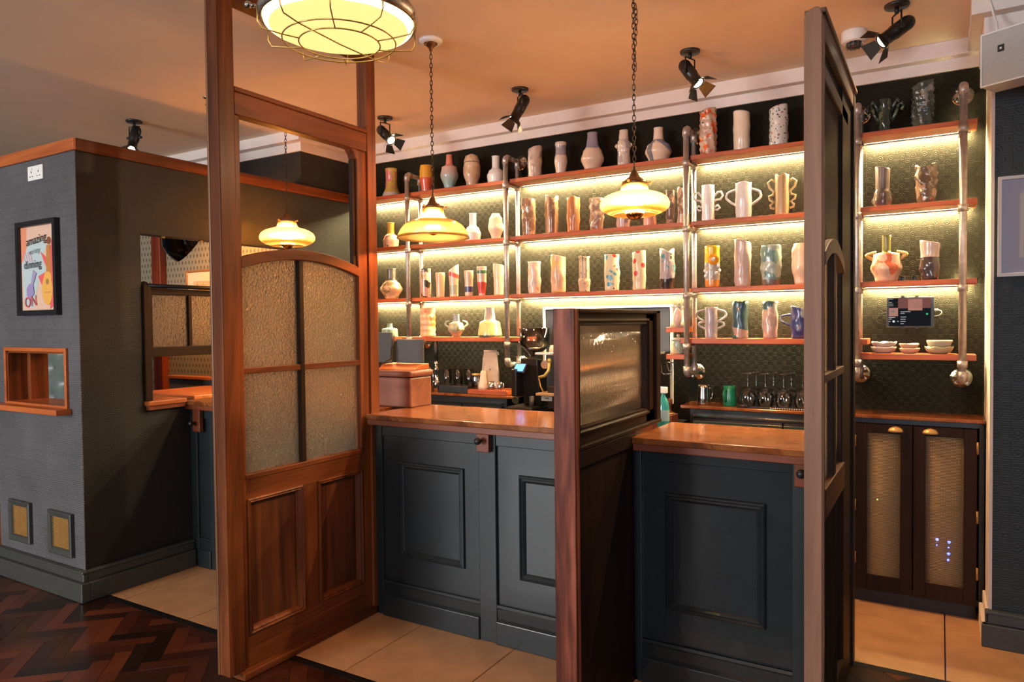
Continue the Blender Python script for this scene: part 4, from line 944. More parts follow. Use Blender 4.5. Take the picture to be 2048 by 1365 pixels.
for k in range(3):
    a = 2.0+k*2*pi/3; MB().cyl((x+Rr*1.03*cos(a),y+Rr*1.03*sin(a),z+.012),(x+Rr*1.15*cos(a),y+Rr*1.15*sin(a),z+.012),.006,None,10).ball((x+Rr*1.15*cos(a),y+Rr*1.15*sin(a),z+.012),.011,10,8).build('clamp_screw', M_steel, t)
MB().cyl((x,y,z+.17),(x,y,ZC),.008,None,10).build('drop_rod', M_bronze, t)

# ---------------------------------------------------------------- barn-door spotlights
M_lens = emit('spot_lens', (1.0,.93,.66), 9)
def spot(label, x, y, d, yaw, power=0, aim=None, size=1.0, cone=100):
    t = thing('spotlight', label, 'spotlight', (x,y,ZC), 'barn door spotlights on the ceiling')
    MB().lathe([(.0,-.012),(.05,-.012),(.052,-.006),(.052,0),(0,0)], 28, (x,y,ZC)).build('ceiling_plate', M_blackp, t)
    MB().cyl((x,y,ZC-.012),(x,y,ZC-.04),.009,None,12).build('stem', M_black, t)
    d = Vector(d).normalized(); piv = Vector((x,y,ZC-.115)); q = d.to_track_quat('-Z','Y').to_matrix().to_4x4(); Mx = Matrix.Translation(piv) @ q
    side = (q @ Vector((1,0,0))).normalized()
    for s_ in (-1,1):
        a = piv+side*.040*s_; b = Vector((x,y,ZC-.04))+Vector((side.x,side.y,0)).normalized()*.040*s_
        MB().tube([a, b, Vector((x,y,ZC-.038))], .0042, 6).build('yoke_arm', M_black, t)
        MB().cyl(a-side*.006*s_, a+side*.016*s_, .009, None, 12).build('yoke_knob', M_blackp, t)
    can = MB().lathe([(0,.085),(.018,.085),(.028,.074),(.033,.060),(.033,-.02),(.030,-.024),(.030,-.072),(.034,-.076),(.034,-.084),(.029,-.084),(.028,-.070),(0,-.070)], 28).xform(Mx).build('can', M_black, t)
    MB().lathe([(.0275,-.0815),(.012,-.078),(0,-.077)], 24).xform(Mx).build('lens', M_lens, can)
    for k in range(4):
        a = k*pi/2; c, s_ = cos(a), sin(a)
        quad = [(-.024,.034,-.084),(.024,.034,-.084),(.040,.072,-.128),(-.040,.072,-.128)]
        pts = [(p[0]*c-p[1]*s_, p[0]*s_+p[1]*c, p[2]) for p in quad]+[((p[0])*c-(p[1]+.0015)*s_, p[0]*s_+(p[1]+.0015)*c, p[2]+.001) for p in quad]
        MB().add(pts, [(0,1,2,3),(7,6,5,4),(0,4,5,1),(1,5,6,2),(2,6,7,3),(3,7,4,0)]).xform(Mx).build('barn_door', M_black, can)
    if power:
        l = bpy.data.lights.new('spot_beam','SPOT'); l.energy = power; l.color = (1.0,.66,.36); l.spot_size = RAD(cone); l.spot_blend = .7; l.shadow_soft_size = .025
        o = bpy.data.objects.new('spot_beam', l); COL.objects.link(o); o.location = piv+d*.10
        o.rotation_euler = d.to_track_quat('-Z','Y').to_euler()
spot('black barn door spotlight over the booth cap at far left', -4.765, 2.931, (.10,-.30,-.9), 0, 5)
spot('black barn door spotlight just right of the left screen post', -3.271, 3.802, (.66,-.12,-.56), 0, 90)
spot('black barn door spotlight between the left chain and middle chain', -2.192, 3.786, (-.28,-.34,-.76), 0, 80)
spot('black barn door spotlight tilted right, right of the middle chain', -1.134, 3.741, (.42,-.14,-.60), 0, 130)
spot('black barn door spotlight nearest the smoke detector at top right', -.176, 3.70, (-.66,-.37,-.54), 0, 150)
# smoke detector
t = thing('smoke_detector', 'round white smoke detector with a dark sensor beside the right spotlight', 'smoke detector', (-.372,3.93,ZC))
MB().lathe([(0,-.055),(.052,-.055),(.058,-.048),(.058,-.004),(.055,0),(0,0)], 32, (-.372,3.93,ZC)).build('base', M_white, t)
h = MB().lathe([(0,-.083),(.028,-.081),(.036,-.072),(.036,-.055),(0,-.055)], 24, (-.372,3.93,ZC)).build('sensor_head', M_blackp, t)
for k in range(12):
    a = 2*pi*k/12; MB().box(-.0015,.0015,.036,.040,-.080,-.057).xform(Matrix.Translation((-.372,3.93,ZC)) @ Matrix.Rotation(a,4,'Z')).build('fin', M_steel, h)
t = thing('sprinkler_head', 'small chrome sprinkler head on the ceiling left of the screen post', 'sprinkler', (-3.90,2.877,ZC))
MB().lathe([(0,-.05),(.016,-.048),(.016,-.046),(.004,-.044),(.006,-.02),(.010,-.014),(.026,-.006),(.028,0),(0,0)], 20, (-3.90,2.877,ZC)).build('body', M_chrome, t)
MB().tube([(-3.89,2.877,ZC-.046),(-3.884,2.877,ZC-.03),(-3.89,2.877,ZC-.014)], .0025, 6).build('yoke', M_chrome, t)

# ================================================================ BOOTH THINGS
yb = YB
t = thing('power_socket', 'white power socket high on the grey booth wall', 'socket', (-4.43,yb,2.39))
MB().box(-4.512,-4.350,yb-.010,yb,2.342,2.424).build('plate', M_white, t, .003)
M_slot = plain('slot_dark', (.01,.01,.01), .6)
for cx in (-4.470,-4.392):
    MB().box(cx-.003,cx+.003,yb-.0115,yb-.0095,2.384,2.394).box(cx-.017,cx-.009,yb-.0115,yb-.0095,2.362,2.367).box(cx+.009,cx+.017,yb-.0115,yb-.0095,2.362,2.367).build('pin_holes', M_slot, t)
    MB().box(cx-.012,cx+.012,yb-.0135,yb-.0095,2.400,2.416).build('rocker_switch', M_white, t, .002)
# poster
t = thing('framed_poster', 'black framed colourful music poster on the grey booth wall', 'poster', (-4.42,yb,1.571))
u0, u1, w0, w1 = -4.634, -4.200, 1.571, 2.110; fd = .03
MB().frame('Y', u0, u1, w0, w1, [(0,yb),(0,yb-fd),(.028,yb-fd),(.030,yb-fd+.006),(.030,yb)]).build('frame', M_blackp, t)
pu0, pu1, pw0, pw1 = u0+.03, u1-.03, w0+.03, w1-.03
sheet = MB().box(pu0,pu1,yb-.012,yb-.006,pw0,pw1).build('print', plain('peach_print', (.70,.46,.34), .5), t)
def pt_uv(u, v): return (pu0+(pu1-pu0)*u, pw1-(pw1-pw0)*v)
lay = [0]
def art(nm, poly, col, r=.5):
    lay[0] += 1; d = yb-.012-.0003*lay[0]
    return MB().prism([pt_uv(*p) for p in poly], 'Y', d, d+.0002).build(nm, plain('ink_%d_%d_%d' % tuple(int(c*99) for c in col), col, r), sheet)
def oval(cx, cy, rx, ry, n=24): return [(cx+rx*cos(2*pi*i/n), cy+ry*sin(2*pi*i/n)) for i in range(n)]
art('coral_block', [(0,0),(.18,0),(.16,.2),(.22,.36),(0,.42)], (.72,.26,.14))
art('pale_patch', [(.02,.45),(.22,.19),(.60,.15),(.78,.24),(.62,.36),(.74,.56),(.50,.66),(.34,.98),(.06,.95)], (.46,.56,.56))
for k in range(4): art('stripe', [(.05+.07*k,.30),(.075+.07*k,.30),(.145+.07*k,.42),(.12+.07*k,.42)], (.58,.30,.34))
art('red_star', [(.58,.31),(.82,.42),(.93,.12),(1,.22),(1,.93),(.82,.99),(.86,.80),(.60,.70),(.50,.60),(.78,.54)], (.72,.11,.11))
art('orange_neck', [(.76,.24),(.86,.24),(.88,.60),(.74,.60)], (.50,.20,.05)); art('orange_head', oval(.83,.19,.055,.045), (.20,.08,.03))
art('orange_body', oval(.76,.76,.15,.185), (.78,.40,.08)); art('orange_shoulder', oval(.78,.62,.11,.07), (.78,.40,.08)); art('sound_hole', oval(.77,.67,.045,.035), (.36,.20,.06)); art('bridge', [(.70,.79),(.86,.79),(.86,.80),(.70,.80)], (.48,.20,.05))
art('violet_neck', [(.36,.52),(.46,.56),(.32,.74),(.27,.73)], (.34,.29,.46)); art('violet_body', [(.16,.74),(.24,.68),(.36,.71),(.38,.80),(.26,.87),(.16,.82)], (.30,.25,.46))
def letter(s, u, v, size, col, rotd=0):
    lay[0] += 1; X, Z = pt_uv(u, v)
    M_ = Matrix.Translation((X, yb-.012-.0003*lay[0], Z)) @ Matrix.Rotation(RAD(rotd),4,'Y') @ Matrix.Rotation(RAD(90),4,'X')
    text_mesh(s, size, M_).build('lettering', plain('ink_%d_%d_%d' % tuple(int(c*99) for c in col), col, .5), sheet)
letter('amazing', .48, .205, .070, (.05,.03,.03), -6); letter('variety', .42, .325, .045, (.22,.28,.28), -6); letter('dinning', .36, .495, .066, (.04,.05,.05), -2)
letter('ON', .28, .955, .085, (.62,.10,.10), -6)
# serving hatch in the front wall
t = thing('serving_hatch', 'small orange timber serving hatch with a sill in the booth wall', 'hatch', (-4.5,yb,1.05))
MB().frame('Y', -4.845, -4.150, 1.040, 1.385, [(0,yb),(0,yb-.014),(.022,yb-.014),(.022,yb)]).build('casing', M_sillX, t, .002)
MB().box(-4.828,-4.812,yb-.004,yb+.20,1.062,1.366).build('lining', M_mahZ, t); MB().box(-4.182,-4.166,yb-.004,yb+.20,1.062,1.366).build('lining', M_mahZ, t)
MB().box(-4.828,-4.166,yb-.004,yb+.20,1.352,1.368).build('head_lining', M_mahX, t)
MB().box(-4.812,-4.77,yb+.10,yb+.20,1.062,1.352).build('stop', M_mahZ, t)
MB().box(-4.828,-4.166,yb-.004,yb+.20,1.050,1.062).build('ledge', M_sillX, t)
MB().box(-5.0,-4.125,yb-.085,yb-.0005,1.018,1.049).build('sill', M_sillX, t, .003)
# brass vents
for (a, b, z0, z1, lb) in ((-4.826,-4.582,.226,.470,'brass slatted vent low on the booth wall, left of two'),(-4.378,-4.130,.218,.462,'brass slatted vent low on the booth wall, nearer the corner')):
    t = thing('wall_vent', lb, 'vent', ((a+b)/2,yb,z0))
    MB().frame('Y', a, b, z0, z1, [(0,yb),(0,yb-.020),(.006,yb-.024),(.030,yb-.018),(.034,yb-.010),(.034,yb)]).build('frame', M_skirt, t)
    MB().box(a+.03,b-.03,yb-.004,yb,z0+.03,z1-.03).build('backing', M_brassd, t)
    sl = None; n = 22; hh = (z1-z0-.068)/n
    for k in range(n):
        zc = z0+.034+hh*(k+.5)
        if sl is None:
            sl = MB().add([(a+.033,yb-.005,zc-hh*.42),(b-.033,yb-.005,zc-hh*.42),(b-.033,yb-.012,zc+hh*.25),(a+.033,yb-.012,zc+hh*.25),(a+.033,yb-.004,zc-hh*.30),(b-.033,yb-.004,zc-hh*.30),(b-.033,yb-.0105,zc+hh*.38),(a+.033,yb-.0105,zc+hh*.38)],[(0,1,2,3),(7,6,5,4),(0,4,5,1),(1,5,6,2),(2,6,7,3),(3,7,4,0)]).build('slat', M_brass, t); z00 = zc
        else: share(sl, 'slat', (0,0,zc-z00), parent=t)
# sliding sash in the booth opening
t = thing('sash_window', 'dark timber sash of textured panes hung in the booth opening', 'sash', (-4.05,3.05,1.3))
MB().box(-4.075,-4.010,2.502,2.545,1.059,1.745).ball((-4.0425,2.5235,1.745),.024,12,8).build('guide_post', M_dwZ, t, .003)
MB().cyl((-4.020,2.53,1.742),(-4.020,3.60,1.742),.013,None,14).build('pull_rail', M_black, t)
MB().box(-4.062,-4.030,2.545,3.60,1.690,1.728).build('top_rail', M_dwY, t, .003)
MB().box(-4.068,-4.024,2.545,3.60,1.318,1.376).build('bottom_rail', M_dwY, t, .003)
for a, b in ((2.545,2.566),(2.806,2.828),(3.070,3.092),(3.335,3.357),(3.585,3.60)): MB().box(-4.062,-4.030,a,b,1.376,1.690).build('glazing_bar', M_dwZ, t, .002)
for a, b in ((2.566,2.806),(2.828,3.070),(3.092,3.335),(3.357,3.585)): MB().box(-4.048,-4.044,a,b,1.376,1.690).build('glass_pane', M_tex, t)
for yy in (2.66,2.92): MB().cyl((-4.055,yy,2.035),(-4.055,yy,2.047),.012,None,12).build('cup_hook', M_brass, t)
# dome lamp in the booth, pictures, bench, seat
t = thing('dome_lamp', 'black enamel dome lamp tilted inside the booth', 'hanging lamp', (-4.66,3.2,2.06))
q = Matrix.Translation((-4.59,3.2,2.115)) @ Vector((.22,.80,-.52)).to_track_quat('-Z','Y').to_matrix().to_4x4() @ Matrix.Scale(1.25,4)
MB().lathe([(.140,-.02),(.140,0),(.132,.04),(.11,.085),(.07,.115),(.03,.13),(0,.132)], 40, cap=False).lathe([(.136,-.018),(.126,.038),(.10,.08),(.06,.105),(0,.115)], 40, cap=False).xform(q).build('shade', plain('black_enamel', (.01,.01,.01), .15, coat=.5), t)
MB().ball((0,0,.03),.032,16,10).xform(q).build('bulb', emit('booth_bulb', (1.0,.50,.18), 800), t)
MB().tube([q @ Vector((0,0,.13)),(-4.62,3.10,2.30),(-4.45,3.10,2.36),(XB-.091,3.10,2.36)], .006, 8).build('stem', M_black, t)
def picture(label, x0, x1, z0, z1, y, axis='Y'):
    t = thing('framed_picture', label, 'picture', ((x0+x1)/2,y,z0))
    MB().frame('Y', x0, x1, z0, z1, [(0,y),(0,y-.022),(.012,y-.024),(.018,y-.016),(.018,y)]).build('frame', wood('thin_frame', srgb(120,74,36), srgb(190,130,72), 'X'), t)
    m = MB().box(x0+.018,x1-.018,y-.012,y-.006,z0+.018,z1-.018).build('mount', plain('cream_mount', (.74,.62,.42), .6), t)
    MB().box(x0+.09,x1-.09,y-.0135,y-.0121,z0+.09,z1-.09).build('print', plain('sepia_print', (.62,.40,.22), .6, noise=.3, nscale=40), m)
picture('wide sepia picture in a thin frame on the booth back wall', -5.343, -4.62, 1.50, 1.955, 3.7195)
t = thing('bench', 'grey upholstered bench with a wood cap rail inside the booth', 'bench', (-4.9,3.5,0))
MB().box(-5.30,-4.25,3.50,3.56,0,1.085).build('bench_back', plain('grey_leather', (.10,.105,.11), .35, noise=.1), t, .006)
MB().box(-5.32,-4.24,3.485,3.575,1.085,1.108).build('cap_rail', M_sillX, t, .003)
# buttoned seat seen through the hatch
n = 48; vs = []; fs = []
bx = [(-5.30,.80),(-5.30,1.02),(-5.30,1.24),(-5.62,.91),(-5.62,1.13),(-5.62,1.35),(-4.98,.91),(-4.98,1.13),(-4.98,1.35),(-5.14,1.13),(-5.46,1.13)]
bx = [(-5.72+.16*i, .66+.11*(j*2+(i%2))) for i in range(7) for j in range(4)]
for i in range(n+1):
    for j in range(n+1):
        X = -5.85+1.05*i/n; Z = .60+.90*j/n; d = min(sqrt((X-b[0])**2+(Z-b[1])**2) for b in bx)
        dim = .045*(1-math.exp(-(d/.05)**2)); vs.append((X, 2.78-dim, Z))
for i in range(n):
    for j in range(n): a = i*(n+1)+j; fs.append((a,a+1,a+n+2,a+n+1))
t = thing('buttoned_seat', 'green-grey buttoned leather seat back seen through the serving hatch', 'seat', (-5.3,2.8,0))
b_ = MB().add(vs, fs, True).box(-5.85,-4.80,2.781,2.86,.3,1.50).build('seat_back', plain('sage_leather', (.15,.18,.165), .35, noise=.1), t)
for p in bx:
    if p[0] > -5.6 and .7 < p[1] < 1.4: MB().ball((p[0],2.772,p[1]),.012,10,6).build('button', MATS['sage_leather'], b_)
MB().box(-5.85,-4.80,2.40,2.86,0,.46).build('seat_base', MATS['sage_leather'], t, .02)
t = thing('paper_notice', 'small pale notice pinned on the dark wall above the screen arch', 'notice', (XB,4.0,1.9))
MB().box(XB,XB+.002,3.93,4.12,1.86,1.965).build('sheet', plain('paper', (.80,.70,.60), .6), t)

# ================================================================ THINGS ON THE BAR AND BACK BAR
t = thing('till_box', 'pale wooden till box with rounded lid on the bar beside the screen', 'till', (-2.62,3.16,1.04))
MB().box(-2.755,-2.478,3.058,3.245,1.0405,1.204).build('box', M_till, t, .008)
MB().box(-2.765,-2.466,3.046,3.252,1.208,1.243).build('lid', M_till, t, .012)
t = thing('till_stand', 'wedge-shaped wooden stand under the two till screens', 'stand', (-2.62,3.2,1.2435))
MB().prism([(3.10,1.2436),(3.24,1.2436),(3.24,1.275),(3.15,1.268)], 'X', -2.76, -2.49).build('wedge', M_sillX, t, .003)
M_slate = plain('slate_plastic', (.050,.052,.050), .5)
def monitor(label, x0, x1, z0, z1, y):
    t = thing('till_screen', label, 'screen', ((x0+x1)/2,y,z0))
    MB().box(x0,x1,y,y+.012,z0,z1).build('back_shell', M_slate, t, .004); MB().box(x0+.006,x1-.006,y+.0121,y+.0135,z0+.006,z1-.006).build('display', M_blackp, t)
monitor('dark grey till screen seen from behind, nearer the wooden screen', -2.96, -2.704, 1.2765, 1.452, 3.17)
monitor('dark grey till screen seen from behind, nearer the beer tap', -2.694, -2.497, 1.2765, 1.412, 3.196)
t = thing('till_cable', 'black cable hanging between the two till screens', 'cable', (-2.70,3.15,1.245))
MB().tube([(-2.696,3.19,1.43),(-2.696,3.16,1.36),(-2.697,3.155,1.30),(-2.71,3.09,1.275),(-2.725,3.075,1.2495)], .0045, 8).build('lead', M_black, t)
# beer tap and small gooseneck
x, y, z = -3.163, 4.205, 1.0
t = thing('beer_tap', 'tall beer tap with black handle and chrome body behind the till box', 'tap', (x,y,z))
MB().lathe([(0,.385),(.010,.384),(.014,.375),(.012,.362),(.014,.36),(.016,.30),(.013,.225),(0,.225)], 20, (x,y,z)).build('handle', M_blackp, t)
MB().lathe([(0,.390),(.009,.388),(.011,.378),(.0,.376)], 16, (x,y,z)).build('handle_cap', M_chrome, t)
MB().lathe([(0,.225),(.016,.224),(.018,.20),(.014,.19),(.018,.185),(.020,.15),(.016,.14),(.016,.09),(.024,.08),(.026,.0),(0,0)], 24, (x,y,z)).build('tap_body', M_chrome, t)
MB().tube([(x,y-.015,z+.16),(x-.02,y-.05,z+.155),(x-.03,y-.075,z+.13),(x-.03,y-.08,z+.09)], .009, 10).build('spout', M_chrome, t)
t = thing('gooseneck_tap', 'small curved chrome tap just right of the till screens', 'tap', (-3.13,4.2,1.0))
MB().tube([(-3.20,4.185,1.0)]+[(-3.235+.055*cos(a),4.185,1.10+.085*sin(a)) for a in [pi*i/10*.75 for i in range(9)]], .006, 10).build('spout', M_chrome, t)
# tumblers on a drip tray
t = thing('bar_mat', 'black drip tray with a chrome edge under the row of tumblers', 'tray', (-3.05,4.25,1.0))
MB().box(-3.132,-2.872,4.18,4.35,1.0005,1.052).build('mat', M_blackp, t, .004); MB().box(-3.13,-2.98,4.176,4.1795,1.001,1.010).build('trim', M_chrome, t)
def tumbler_root():
    t = thing('tumbler', 'x', 'glass', (0,0,0), 'tumblers on the drip tray', world=False)
    MB().lathe([(0,.001),(.026,.001),(.029,.004),(.034,.112),(.0325,.112),(.027,.010),(0,.008)], 24).build('glass', see_glass('tumbler_glass', (.90,.88,.82), .9, gloss=.10), t); return t
tp = None
names = ['tumbler at the left end of the drip tray row, nearest the beer tap','second tumbler along the drip tray row from the beer tap','middle tumbler of the row on the drip tray','fourth tumbler along the drip tray row from the beer tap','tumbler at the right end of the drip tray row']
for k in range(5):
    if tp is None: tp = tumbler_root(); o = tp; o.location = (-3.098+.052*k*1.0,4.25+.012*(k%2),1.0525); o['label'] = names[k]
    else: dup(tp, (-3.098+.049*k,4.25+(.055 if k%2 else 0),1.0525), 0, names[k])
# board with bag, jar and cups
t = thing('serving_board', 'thick brown wooden board under the coffee bag, right of the tumblers', 'board', (-2.70,4.2,1.0))
MB().box(-2.86,-2.535,4.157,4.34,1.0005,1.036).build('plank', M_shelf, t, .006)
def bag(label, x, y, z, w, h, d, fold):
    t = thing('coffee_bag', label, 'bag', (0,0,0), world=False)
    P = [(-w/2,0),(w/2,0),(w/2*1.02,h*.5),(w/2*.92,h*.82),(w/2*.80,h),(-w/2*.80,h),(-w/2*.92,h*.82),(-w/2*1.02,h*.5)]
    vs = []; 
    for (px_, pz) in P:
        th = d/2*(1 if pz < h*.55 else (.75 if pz < h*.9 else .16)); vs += [(px_,-th,pz),(px_,th,pz)]
    m = len(P); fs = [(2*i,2*((i+1)%m),2*((i+1)%m)+1,2*i+1) for i in range(m)]+[tuple(2*i for i in range(m-1,-1,-1)), tuple(2*i+1 for i in range(m))]
    MB().add(vs, fs).build('paper_bag', plain('kraft_pale', (.46,.38,.31), .7, noise=.08), t, .006)
    if fold: MB().tube([(-w*.40,-.004,h),(w*.40,-.004,h)], .010, 10).tube([(w*.34,.004,h*.99),(w*.47,-.012,h*.97),(w*.50,-.02,h*.90)], .006, 8).build('rolled_top', MATS['kraft_pale'], t)
    MB().lathe([(0,0),(.007,0),(.007,.002),(0,.002)], 14).xform(Matrix.Translation((0,-d*.505,h*.52)) @ Matrix.Rotation(RAD(90),4,'X')).build('valve', plain('valve', (.28,.22,.18), .5), t)
    t.location = (x,y,z); t.rotation_euler = (0,0,.45); return t
bag('tall pale paper coffee bag with rolled top on the wooden board', -2.745, 4.285, 1.037, .115, .262, .07, True)
bag('shorter pale paper bag right of the second pipe foot', -2.492, 4.27, 1.0005, .085, .165, .05, False)
t = thing('glass_jar', 'lidded clear glass jar on the left end of the wooden board', 'jar', (-2.83,4.2,1.036))
MB().lathe([(0,.001),(.030,.001),(.033,.006),(.033,.085),(.029,.095),(.0275,.095),(.030,.083),(.030,.010),(0,.008)], 28, (-2.815,4.205,1.0365)).build('glass', MATS['tumbler_glass'], t)
MB().lathe([(0,.095),(.031,.095),(.031,.107),(0,.109)], 24, (-2.815,4.205,1.0365)).build('lid', M_brass, t)
t = thing('paper_cup', 'pale conical paper cup standing in front of the coffee bag', 'cup', (-2.775,4.2,1.036))
MB().lathe([(0,.0),(.038,.0),(.036,.02),(.022,.09),(.020,.118),(.014,.130),(0,.130)], 26, (-2.752,4.200,1.0365)).build('cup', plain('cream_paper', (.66,.50,.38), .5), t)
def shot(label, x):
    t = thing('shot_cup', label, 'cup', (x,4.2,1.036))
    MB().lathe([(0,0),(.017,0),(.019,.01),(.020,.055),(.018,.056),(.0165,.012),(0,.008)], 20, (x,4.20,1.0365)).build('cup', M_steel, t)
    MB().tube([(x+.018,4.20,1.047+.035),(x+.03,4.20,1.083),(x+.03,4.20,1.058),(x+.018,4.20,1.05)], .0025, 6).build('handle', M_steel, t)
shot('small steel cup in the middle of the wooden board', -2.685); shot('small steel cup near the right end of the wooden board', -2.615)
# espresso bench, grinder, machine
t = thing('espresso_bench', 'low dark bench under the coffee grinder, hidden behind the bar', 'bench', (-1.9,4.1,0))
MB().box(-2.470,-1.345,3.80,4.37,.862,.885).build('bench_top', M_blackp, t, .003); MB().box(-2.46,-1.355,3.86,4.36,0,.862).build('cabinet', M_blackp, t)
x, y = -2.315, 4.08
t = thing('coffee_grinder', 'black coffee grinder with clear bean hopper and lit blue display', 'grinder', (x,y,.885))
MB().box(x-.115,x+.075,y-.10,y+.12,.8855,.955).build('base', M_blackp, t, .012)
MB().prism([(y+.02,.955),(y+.11,.955),(y+.11,1.24),(y-.02,1.27),(y-.02,1.22)], 'X', x-.055, x+.075).build('body', M_blackp, t, .010)
MB().box(x-.085,x-.045,y-.09,y+.02,1.02,1.20).build('front_column', M_blackp, t, .008)
dsp = MB().add([(x-.085,y-.075,1.175),(x+.005,y-.075,1.175),(x+.012,y-.045,1.235),(x-.078,y-.045,1.235),(x-.085,y-.055,1.165),(x+.005,y-.055,1.165),(x+.012,y-.025,1.228),(x-.078,y-.025,1.228)],[(0,1,2,3),(7,6,5,4),(0,4,5,1),(1,5,6,2),(2,6,7,3),(3,7,4,0)]).build('display_housing', M_blackp, t, .002)
MB().add([(x-.075,y-.0765,1.185),(x-.005,y-.0765,1.185),(x+.004,y-.0485,1.230),(x-.068,y-.0485,1.230)],[(0,1,2,3)]).build('lit_display', emit('blue_display', (.16,.42,1.0), 2.6), dsp)
MB().lathe([(.032,1.27),(.034,1.285),(.050,1.305),(.094,1.345),(.100,1.36),(.100,1.462),(.098,1.462),(.097,1.36),(.050,1.31),(.030,1.275)], 36, (x+.02,y+.045,0), cap=False).build('bean_hopper', see_glass('hopper_glass', (.80,.78,.75), .7, gloss=.05), t)
MB().lathe([(0,1.285),(.045,1.305),(.066,1.325),(.05,1.334),(0,1.336)], 24, (x+.02,y+.045,0)).build('coffee_beans', plain('beans', (.06,.03,.018), .5, noise=.5, nscale=120), t)
MB().cyl((x-.040,y-.100,1.0),(x-.040,y-.118,1.0),.026,.023,24).build('dial', M_steel, t)
MB().cyl((x+.035,y-.03,.955),(x+.035,y-.03,1.02),.016,None,18).build('spout_cup', plain('grey_plastic', (.12,.13,.14), .4), t)
MB().ball((x+.055,y-.102,.925),.009,10,8).build('power_lamp', emit('orange_lamp', (1,.22,.05), 4), t)
t = thing('espresso_machine', 'espresso machine mostly hidden behind the oak divider post', 'coffee machine', (-1.85,4.05,.885))
MB().box(-2.13,-1.50,3.98,4.30,.95,1.10).build('drip_body', M_blackp, t, .01); MB().box(-2.12,-1.50,4.12,4.33,1.10,1.30).build('boiler_body', M_blackp, t, .01)
MB().box(-2.20,-1.48,3.95,4.33,1.295,1.31).build('cup_rail', plain('pale_steel', (.6,.6,.56), .25, .8), t, .003)
MB().box(-2.185,-1.50,3.93,4.12,1.040,1.056).build('drip_tray', plain('tray_tan', (.42,.30,.18), .4), t, .003)
MB().box(-2.165,-2.09,3.968,3.979,1.005,1.035).build('label_plate', M_white, t)
MB().box(-2.14,-2.11,3.966,3.9679,1.020,1.024).build('label_print', M_slot, t)
for xx in (-2.10,-1.56): MB().box(xx,xx+.05,4.0,4.25,.8855,.95).build('foot', M_black, t)
MB().tube([(-2.10,3.96,1.255),(-2.10,3.95,1.20),(-2.125,3.94,1.165),(-2.165,3.94,1.155)], .010, 10).ball((-2.10,3.96,1.26),.016,12,8).build('steam_valve', plain('steam_brass', (.50,.46,.16), .3, .6), t)
MB().tube([(-2.165,3.94,1.155),(-2.155,3.94,1.10),(-2.135,3.94,1.065)], .0045, 8).build('steam_wand', M_brass, t)
MB().cyl((-2.13,3.99,1.235),(-2.13,3.95,1.235),.026,None,18).build('pressure_gauge', M_steel, t)
t = thing('coffee_cup', 'pale cup lying upturned on the espresso machine rail', 'cup', (-2.12,4.1,1.31))
MB().lathe([(0,.045),(.026,.043),(.034,.02),(.036,0),(.033,0),(.028,.03),(0,.038)], 24, (-2.115,4.06,1.3105)).build('cup', glaze((.70,.62,.52)), t)
# framed wall board behind the divider
t = thing('wall_board', 'black board in a white frame on the wall behind the divider', 'board', (-1.9,YW,.95))
MB().frame('Y', -2.362, -1.442, .98, 1.604, [(0,YW),(0,YW-.016),(.014,YW-.016),(.016,YW-.012),(.016,YW)]).build('frame', M_wframe, t)
MB().box(-2.340,-1.464,YW-.008,YW-.001,1.0,1.582).build('board_face', M_blackp, t)
# items right of the divider
t = thing('knock_box', 'red-brown wooden knock box behind the fluted divider', 'box', (-1.37,3.95,.885))
MB().box(-1.43,-1.297,3.90,4.02,.8855,.968).build('box', M_lip, t, .003)
t = thing('coffee_tamper', 'turned dark wood coffee tamper standing on the knock box', 'tamper', (-1.325,3.96,.968))
MB().lathe([(0,.0),(.024,.0),(.024,.012),(.010,.020),(.009,.045),(.017,.065),(.016,.082),(.008,.090),(0,.091)], 24, (-1.325,3.955,.9685)).build('handle', wood('tamper_wood', srgb(50,24,14), srgb(110,60,36), 'Z', .2), t)
MB().lathe([(0,0),(.026,0),(.026,.010),(0,.010)], 24, (-1.325,3.955,.9686)).build('steel_base', M_brass, t)
t = thing('spray_bottle', 'blue-green spray bottle half hidden by the divider end', 'bottle', (-1.35,3.78,.885))
MB().lathe([(0,0),(.030,0),(.032,.006),(.032,.15),(.020,.19),(.012,.205),(.012,.22),(0,.22)], 24, (-1.302,3.78,.8855)).build('bottle', plain('teal_liquid', (.03,.28,.30), .15, coat=.3), t)
MB().lathe([(.0325,.07),(.0325,.13)], 24, (-1.302,3.78,.8855), cap=False).build('paper_label', plain('blue_label', (.26,.42,.50), .4), t)
MB().box(-1.325,-1.280,3.765,3.795,1.1055,1.14).build('trigger_head', M_white, t, .005)
t = thing('wire_rack', 'small chrome wire rack holding cups on the wall beside the tiny shelves', 'rack', (-1.43,4.33,1.2))
MB().tube([(-1.495,4.30,1.245),(-1.425,4.30,1.245),(-1.42,4.30,1.225),(-1.43,4.30,1.175),(-1.475,4.30,1.17),(-1.49,4.30,1.18),(-1.495,4.30,1.245)], .0025, 6).tube([(-1.495,4.365,1.24),(-1.425,4.365,1.24)], .0025, 6).tube([(-1.46,4.30,1.24),(-1.445,4.30,1.19),(-1.42,4.31,1.21)], .002, 6).tube([(-1.43,4.30,1.24),(-1.43,4.371,1.24)], .0025, 6).build('wire', M_chrome, t)
